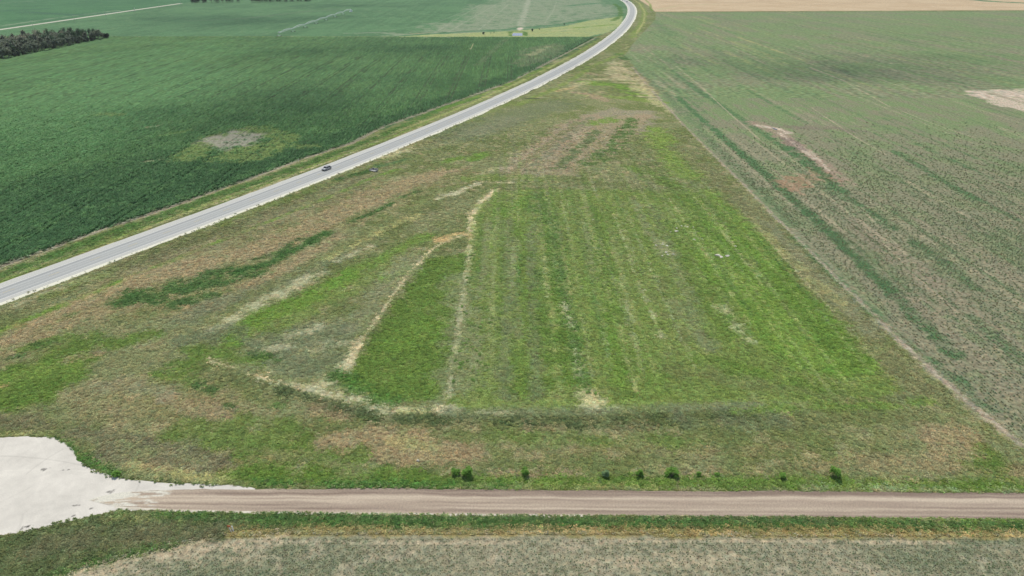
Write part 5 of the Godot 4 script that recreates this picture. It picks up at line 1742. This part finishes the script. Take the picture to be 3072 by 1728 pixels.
func build_poles() -> void:
	var t := thing("utility_pole", "wooden utility pole with crossarm by the pale farm road, nearest at left", "utility pole", Vector3(-566, 0, -892), 0.0, "utility poles along the farm road")
	var st := tool()
	bar(st, Vector3.ZERO, Vector3(0, 9.5, 0), 0.17, 0.11, 7)
	obj("pole", st.commit(), plain(Color(0.36, 0.34, 0.31), 0.9), t)
	st = tool()
	box(st, Vector3(2.4, 0.14, 0.12), Vector3(0, 9.1, 0.14))
	var arm := obj("crossarm", st.commit(), plain(Color(0.36, 0.34, 0.31), 0.9), t)
	for x in [-1.05, 0.35, 1.05]:
		st = tool()
		bar(st, Vector3(x, 9.17, 0.14), Vector3(x, 9.42, 0.14), 0.06, 0.04, 6)
		obj("insulator", st.commit(), plain(Color(0.6, 0.62, 0.62), 0.3), arm)
	var places := [["second utility pole from the left by the pale farm road", -975.0], ["third utility pole from the left by the pale farm road", -1053.0], ["utility pole with a white transformer near its top by the farm road", -1136.0], ["fifth utility pole from the left by the pale farm road", -1217.0], ["sixth utility pole from the left by the pale farm road", -1300.0], ["farthest utility pole by the pale farm road near the far grove", -1382.0]]
	for p in places:
		var o := t.duplicate() as Node3D
		o.name = numbered("utility_pole")
		add_child(o)
		o.position = Vector3(-563.0, 0, p[1])
		o.set_meta("label", p[0])
		if "transformer" in p[0]:
			st = tool()
			bar(st, Vector3(0.55, 7.0, 0), Vector3(0.55, 8.3, 0), 0.42, 0.42, 10)
			box(st, Vector3(0.5, 0.2, 0.2), Vector3(0.2, 7.8, 0))
			obj("transformer", st.commit(), plain(Color(0.8, 0.82, 0.8), 0.4), o)


func hull(profile: PackedVector2Array, half: float, inset: PackedFloat32Array) -> ArrayMesh:
	# a shell from a side outline (z along, y up); each outline point is drawn in by its inset at the sides
	var st := tool()
	st.set_smooth_group(-1)
	var tri := Geometry2D.triangulate_polygon(profile)
	for side in [-1.0, 1.0]:
		for t in range(0, tri.size(), 3):
			var order := [0, 1, 2] if side < 0.0 else [0, 2, 1]
			for e in order:
				var q := profile[tri[t + e]]
				st.add_vertex(Vector3(side * (half - inset[tri[t + e]]), q.y, q.x))
	for i in profile.size():
		var j := (i + 1) % profile.size()
		var a := profile[i]
		var b := profile[j]
		var p := [Vector3(-half + inset[i], a.y, a.x), Vector3(half - inset[i], a.y, a.x), Vector3(-half + inset[j], b.y, b.x), Vector3(half - inset[j], b.y, b.x)]
		for e in [0, 1, 2, 1, 3, 2]:
			st.add_vertex(p[e])
	return st.commit()


func make_car(called: String, label: String, at: Vector3, turn: float, paint: StandardMaterial3D) -> Node3D:
	# front at -z; 4.6 m long, 1.82 m wide, 1.52 m tall
	var t := thing(called, label, "car", at, turn, "cars on the highway")
	var glass := plain(Color(0.012, 0.016, 0.022), 0.06)
	var body := line2([-2.25, 0.32, -2.3, 0.52, -2.26, 0.70, -2.12, 0.84, -1.15, 0.97, 1.75, 1.02, 2.16, 0.98, 2.28, 0.74, 2.26, 0.40, 2.12, 0.30, 1.78, 0.30, 1.72, 0.55, 1.5, 0.68, 1.2, 0.68, 0.98, 0.55, 0.92, 0.28, -0.92, 0.28, -0.98, 0.55, -1.2, 0.68, -1.5, 0.68, -1.72, 0.55, -1.78, 0.30])
	var ins := PackedFloat32Array([0.14, 0.1, 0.08, 0.08, 0.06, 0.06, 0.09, 0.06, 0.08, 0.1, 0.02, 0.0, 0.0, 0.0, 0.0, 0.02, 0.02, 0.0, 0.0, 0.0, 0.0, 0.02])
	var shell := obj("body", hull(body, 0.91, ins), paint, t)
	var cabin := line2([-1.2, 0.96, -0.42, 1.42, -0.1, 1.50, 0.95, 1.50, 1.5, 1.40, 2.02, 1.0])
	obj("window", hull(cabin, 0.86, PackedFloat32Array([0.04, 0.2, 0.22, 0.22, 0.2, 0.06])), glass, t)
	var roof := line2([-0.44, 1.425, -0.1, 1.515, 0.95, 1.515, 1.52, 1.415, 1.46, 1.37, 0.9, 1.46, -0.1, 1.46])
	obj("roof", hull(roof, 0.87, PackedFloat32Array([0.19, 0.2, 0.2, 0.19, 0.16, 0.17, 0.17])), paint, t)
	for x in [-1.0, 1.0]:
		var st := tool()
		bar(st, Vector3(x * 0.80, 0.98, -1.14), Vector3(x * 0.67, 1.44, -0.4), 0.05, 0.04, 5)
		bar(st, Vector3(x * 0.84, 0.99, 0.30), Vector3(x * 0.68, 1.48, 0.34), 0.06, 0.05, 5)
		bar(st, Vector3(x * 0.83, 1.0, 1.72), Vector3(x * 0.68, 1.44, 1.3), 0.12, 0.08, 5)
		obj("pillar", st.commit(), paint, t)
		st = tool()
		box(st, Vector3(0.2, 0.13, 0.1), Vector3(x * 0.98, 1.02, -0.75))
		obj("mirror", st.commit(), paint, t)
		st = tool()
		box(st, Vector3(0.4, 0.13, 0.2), Vector3(x * 0.6, 0.68, -2.2))
		obj("headlight", st.commit(), plain(Color(0.75, 0.78, 0.8), 0.1), t)
		st = tool()
		box(st, Vector3(0.3, 0.18, 0.12), Vector3(x * 0.64, 0.82, 2.22))
		obj("tail_light", st.commit(), plain(Color(0.35, 0.02, 0.02), 0.2), t)
		for z in [-1.35, 1.35]:
			st = tool()
			bar(st, Vector3(x * 0.68, 0.33, z), Vector3(x * 0.9, 0.33, z), 0.33, 0.33, 18)
			var tyre := obj("wheel", st.commit(), mats.rubber, t)
			st = tool()
			bar(st, Vector3(x * 0.895, 0.33, z), Vector3(x * 0.915, 0.33, z), 0.2, 0.18, 12)
			obj("rim", st.commit(), plain(Color(0.45, 0.46, 0.48), 0.3, 0.8), tyre)
	var g := tool()
	box(g, Vector3(1.3, 0.22, 0.1), Vector3(0, 0.46, -2.26))
	obj("grille", g.commit(), plain(Color(0.02, 0.02, 0.022), 0.5), t)
	g = tool()
	box(g, Vector3(1.6, 0.16, 4.2), Vector3(0, 0.26, 0))
	obj("underbody", g.commit(), mats.void, t)
	return t


func build_cars() -> void:
	var silver := plain(Color(0.28, 0.29, 0.30), 0.32, 0.45)
	silver.clearcoat_enabled = true
	silver.clearcoat = 0.7
	make_car("silver_car", "silver hatchback driving toward the camera on the highway beside the corn", Vector3(-74.4, 0, -278.8) + Vector3(0, 0.336, 0), PI - 0.40, silver)
	make_car("black_car", "small black car far away at the top of the highway's bend", Vector3(214.5, 0.336, -1428.0), PI - 0.15, plain(Color(0.015, 0.016, 0.02), 0.3))
	make_car("grey_car", "grey car farthest up the highway at the picture's top edge", Vector3(214.5, 0.336, -1490.0), PI - 0.15, plain(Color(0.22, 0.22, 0.24), 0.35))


func rock_mesh() -> ArrayMesh:
	var s := SphereMesh.new()
	s.radius = 0.5
	s.height = 1.0
	s.radial_segments = 10
	s.rings = 5
	var st := SurfaceTool.new()
	st.create_from(s, 0)
	var arrays := st.commit_to_arrays()
	var v: PackedVector3Array = arrays[Mesh.ARRAY_VERTEX]
	var idx: PackedInt32Array = arrays[Mesh.ARRAY_INDEX]
	var n := FastNoiseLite.new()
	n.seed = rng.randi() & 0xffff
	n.frequency = 1.3
	for i in v.size():
		var k := 1.0 + 0.5 * n.get_noise_3dv(v[i])
		v[i] = Vector3(v[i].x * k, clampf(v[i].y * k, -0.2, 0.38) * 0.8, v[i].z * k * 0.75)
	return mesh_of(v, PackedVector3Array(), PackedColorArray(), PackedVector2Array(), PackedVector2Array(), idx)


func build_small_things() -> void:
	# pale limestone blocks dug up in the field
	var stone := surface_look(256, Vector2(3, 3), [206, 198, 178], [236, 232, 218], false, 301)
	stone.uv1_scale = Vector3(0.4, 0.4, 0.4)
	var shapes := [rock_mesh(), rock_mesh(), rock_mesh(), rock_mesh()]
	var rock_labels := ["broad white rock, the biggest in the upper left cluster of the scatter", "pale rock just above the biggest white rock of the upper left cluster", "small pale rock left of the biggest white rock in the upper cluster", "pale wedge of rock at the right of the middle left cluster", "topmost small pale rock of the middle left cluster", "pale rock just below the topmost one of the middle left cluster", "slim pale rock at the left end of the middle left cluster", "pale rock at the top of the lower left cluster", "pale rock right of centre low in the lower left cluster", "pale rock at the left bottom of the lower left cluster", "slim pale rock at the right end of the lower left cluster", "pale rock at the left of the upper right row of rocks", "small pale rock second in the upper right row of rocks", "small pale rock third in the upper right row of rocks", "pale rock at the right end of the upper right row of rocks", "pinkish pale rock in the middle of the scatter's right side", "smallest pale rock touching the pinkish one on the right side", "small pale rock alone right of the pinkish pair", "long pale rock, left one of three lying in a line below the scatter", "pale rock in the middle of three lying in a line below", "pale block at the right end of three lying in a line", "pale rock farthest right, alone in bright green grass", "pale rock standing alone left of the scatter, right of two", "pale rock standing alone left of the scatter, left of two"]
	var k := 0
	for r in [[51.31, -208.62, 1], [52, -211.38, 0.65], [49.4, -208.13, 0.55], [45.98, -196.52, 0.8], [45.25, -198.88, 0.5], [44.92, -197.69, 0.65], [42.89, -197.25, 0.55], [44.84, -191.82, 0.8], [45.01, -190.02, 0.65], [43.18, -189.2, 0.6], [46.56, -190.43, 0.55], [53.96, -213.54, 0.6], [55.07, -213.38, 0.5], [55.68, -212.71, 0.55], [57.48, -212.54, 0.55], [55.29, -201.88, 0.7], [55.55, -201.12, 0.45], [57.86, -202.49, 0.45], [59.12, -189.2, 1.3], [59.83, -187.97, 1.1], [61.78, -188.65, 1.15], [66.22, -196.23, 0.7], [26.46, -219.37, 0.5], [25.05, -215.23, 0.4]]:
		var o := obj("pale_rock", shapes[k % 4], stone)
		o.position = Vector3(r[0], ground_y(r[0], r[1]) + 0.12 * r[2], r[1])
		o.rotation.y = k * 1.9
		o.scale = Vector3(1.35, 0.7, 1.1) * r[2]
		var which: String = rock_labels[k]
		tag(o, which, "rock", "pale rocks in the field")
		k += 1
	# culvert end at the highway
	var c := thing("culvert", "pale concrete culvert end in the ditch below the highway near the silver car", "culvert", Vector3(-55.5, 0, -279.4) + Vector3(0, -0.25, 0), -0.5)
	var st := tool()
	box(st, Vector3(2.9, 0.2, 1.5), Vector3(0, 0.12, 0.25))
	obj("apron", st.commit(), mats.concrete, c)
	st = tool()
	box(st, Vector3(3.0, 0.85, 0.22), Vector3(0, 0.45, -0.7))
	for x in [-1.0, 1.0]:
		box(st, Vector3(0.22, 0.6, 1.7), Vector3(x * 1.45, 0.36, 0.1), Basis(Vector3.UP, x * 0.25))
	obj("headwall", st.commit(), mats.concrete, c)
	for x in [-0.75, 0.75]:
		st = tool()
		bar(st, Vector3(x, 0.62, -0.75), Vector3(x, 0.62, -0.5), 0.36, 0.36, 14)
		var pipe := obj("pipe", st.commit(), mats.concrete, c)
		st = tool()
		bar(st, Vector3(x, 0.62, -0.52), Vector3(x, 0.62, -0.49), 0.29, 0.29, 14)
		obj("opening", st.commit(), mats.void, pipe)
	# broken utility marker below the gravel road
	var u := thing("utility_marker", "leaning white and orange utility marker posts in the rank grass below the gravel road", "marker", Vector3(-41.8, 0, -81))
	st = tool()
	bar(st, Vector3(-0.12, 0, 0.1), Vector3(-0.42, 0.75, -0.1), 0.06, 0.06, 8)
	obj("post", st.commit(), plain(Color(0.78, 0.74, 0.70), 0.6), u)
	st = tool()
	bar(st, Vector3(0.16, 0, 0.0), Vector3(0.02, 1.0, -0.1), 0.085, 0.085, 8)
	obj("post", st.commit(), plain(Color(0.82, 0.82, 0.78), 0.6), u)
	st = tool()
	box(st, Vector3(0.5, 0.36, 0.04), Vector3(-0.48, 0.92, -0.14), Basis(Vector3.FORWARD, 0.25))
	obj("plate", st.commit(), plain(Color(0.55, 0.17, 0.07), 0.6), u)
	# a marker post on the corn side of the highway, a stake in the meadow, a white stone
	var p := thing("marker_post", "thin white marker post in the ditch between corn and highway", "post", Vector3(-88.9, 0, -291))
	st = tool()
	bar(st, Vector3.ZERO, Vector3(0, 1.5, 0), 0.06, 0.06, 8)
	obj("shaft", st.commit(), plain(Color(0.75, 0.75, 0.7), 0.6), p)
	st = tool()
	bar(st, Vector3(0, 1.5, 0), Vector3(0, 1.72, 0), 0.075, 0.07, 8)
	obj("cap", st.commit(), plain(Color(0.8, 0.8, 0.76), 0.5), p)
	var sk := thing("wooden_stake", "pale wooden stake standing in brown weeds at the left edge", "stake", Vector3(-113.7, 0, -142.1))
	st = tool()
	box(st, Vector3(0.12, 1.3, 0.1), Vector3(0, 0.65, 0), Basis(Vector3.FORWARD, 0.05))
	obj("shaft", st.commit(), plain(Color(0.6, 0.52, 0.32), 0.8), sk)
	st = tool()
	box(st, Vector3(0.22, 0.22, 0.03), Vector3(0.03, 1.2, 0.07))
	obj("flag", st.commit(), plain(Color(0.66, 0.58, 0.36), 0.7), sk)
	var w := obj("white_stone", shapes[1], stone)
	w.position = Vector3(-16, 0, -97.2) + Vector3(0, ground_y(Vector3(-16, 0, -97.2).x, Vector3(-16, 0, -97.2).z) + 0.2, 0)
	w.scale = Vector3(0.55, 0.8, 0.5)
	tag(w, "single small white stone in the brown weeds above the gravel road", "rock")
	# pond and puddle
	var water := plain(Color(0.05, 0.12, 0.30), 0.12)  # blue sky reflection is put into the water's base colour
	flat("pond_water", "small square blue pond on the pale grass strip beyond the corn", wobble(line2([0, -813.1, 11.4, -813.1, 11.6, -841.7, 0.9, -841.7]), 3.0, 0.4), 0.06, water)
	flat("puddle_water", "dark puddle in the washed out sandy spot of the bean field", wobble(line2([130.3, -358.3, 131.3, -356.9, 132.1, -354.5, 131.4, -352.2, 130.5, -352.6, 129.9, -355.9]), 2.0, 0.25), 0.06, plain(Color(0.06, 0.055, 0.05), 0.12))
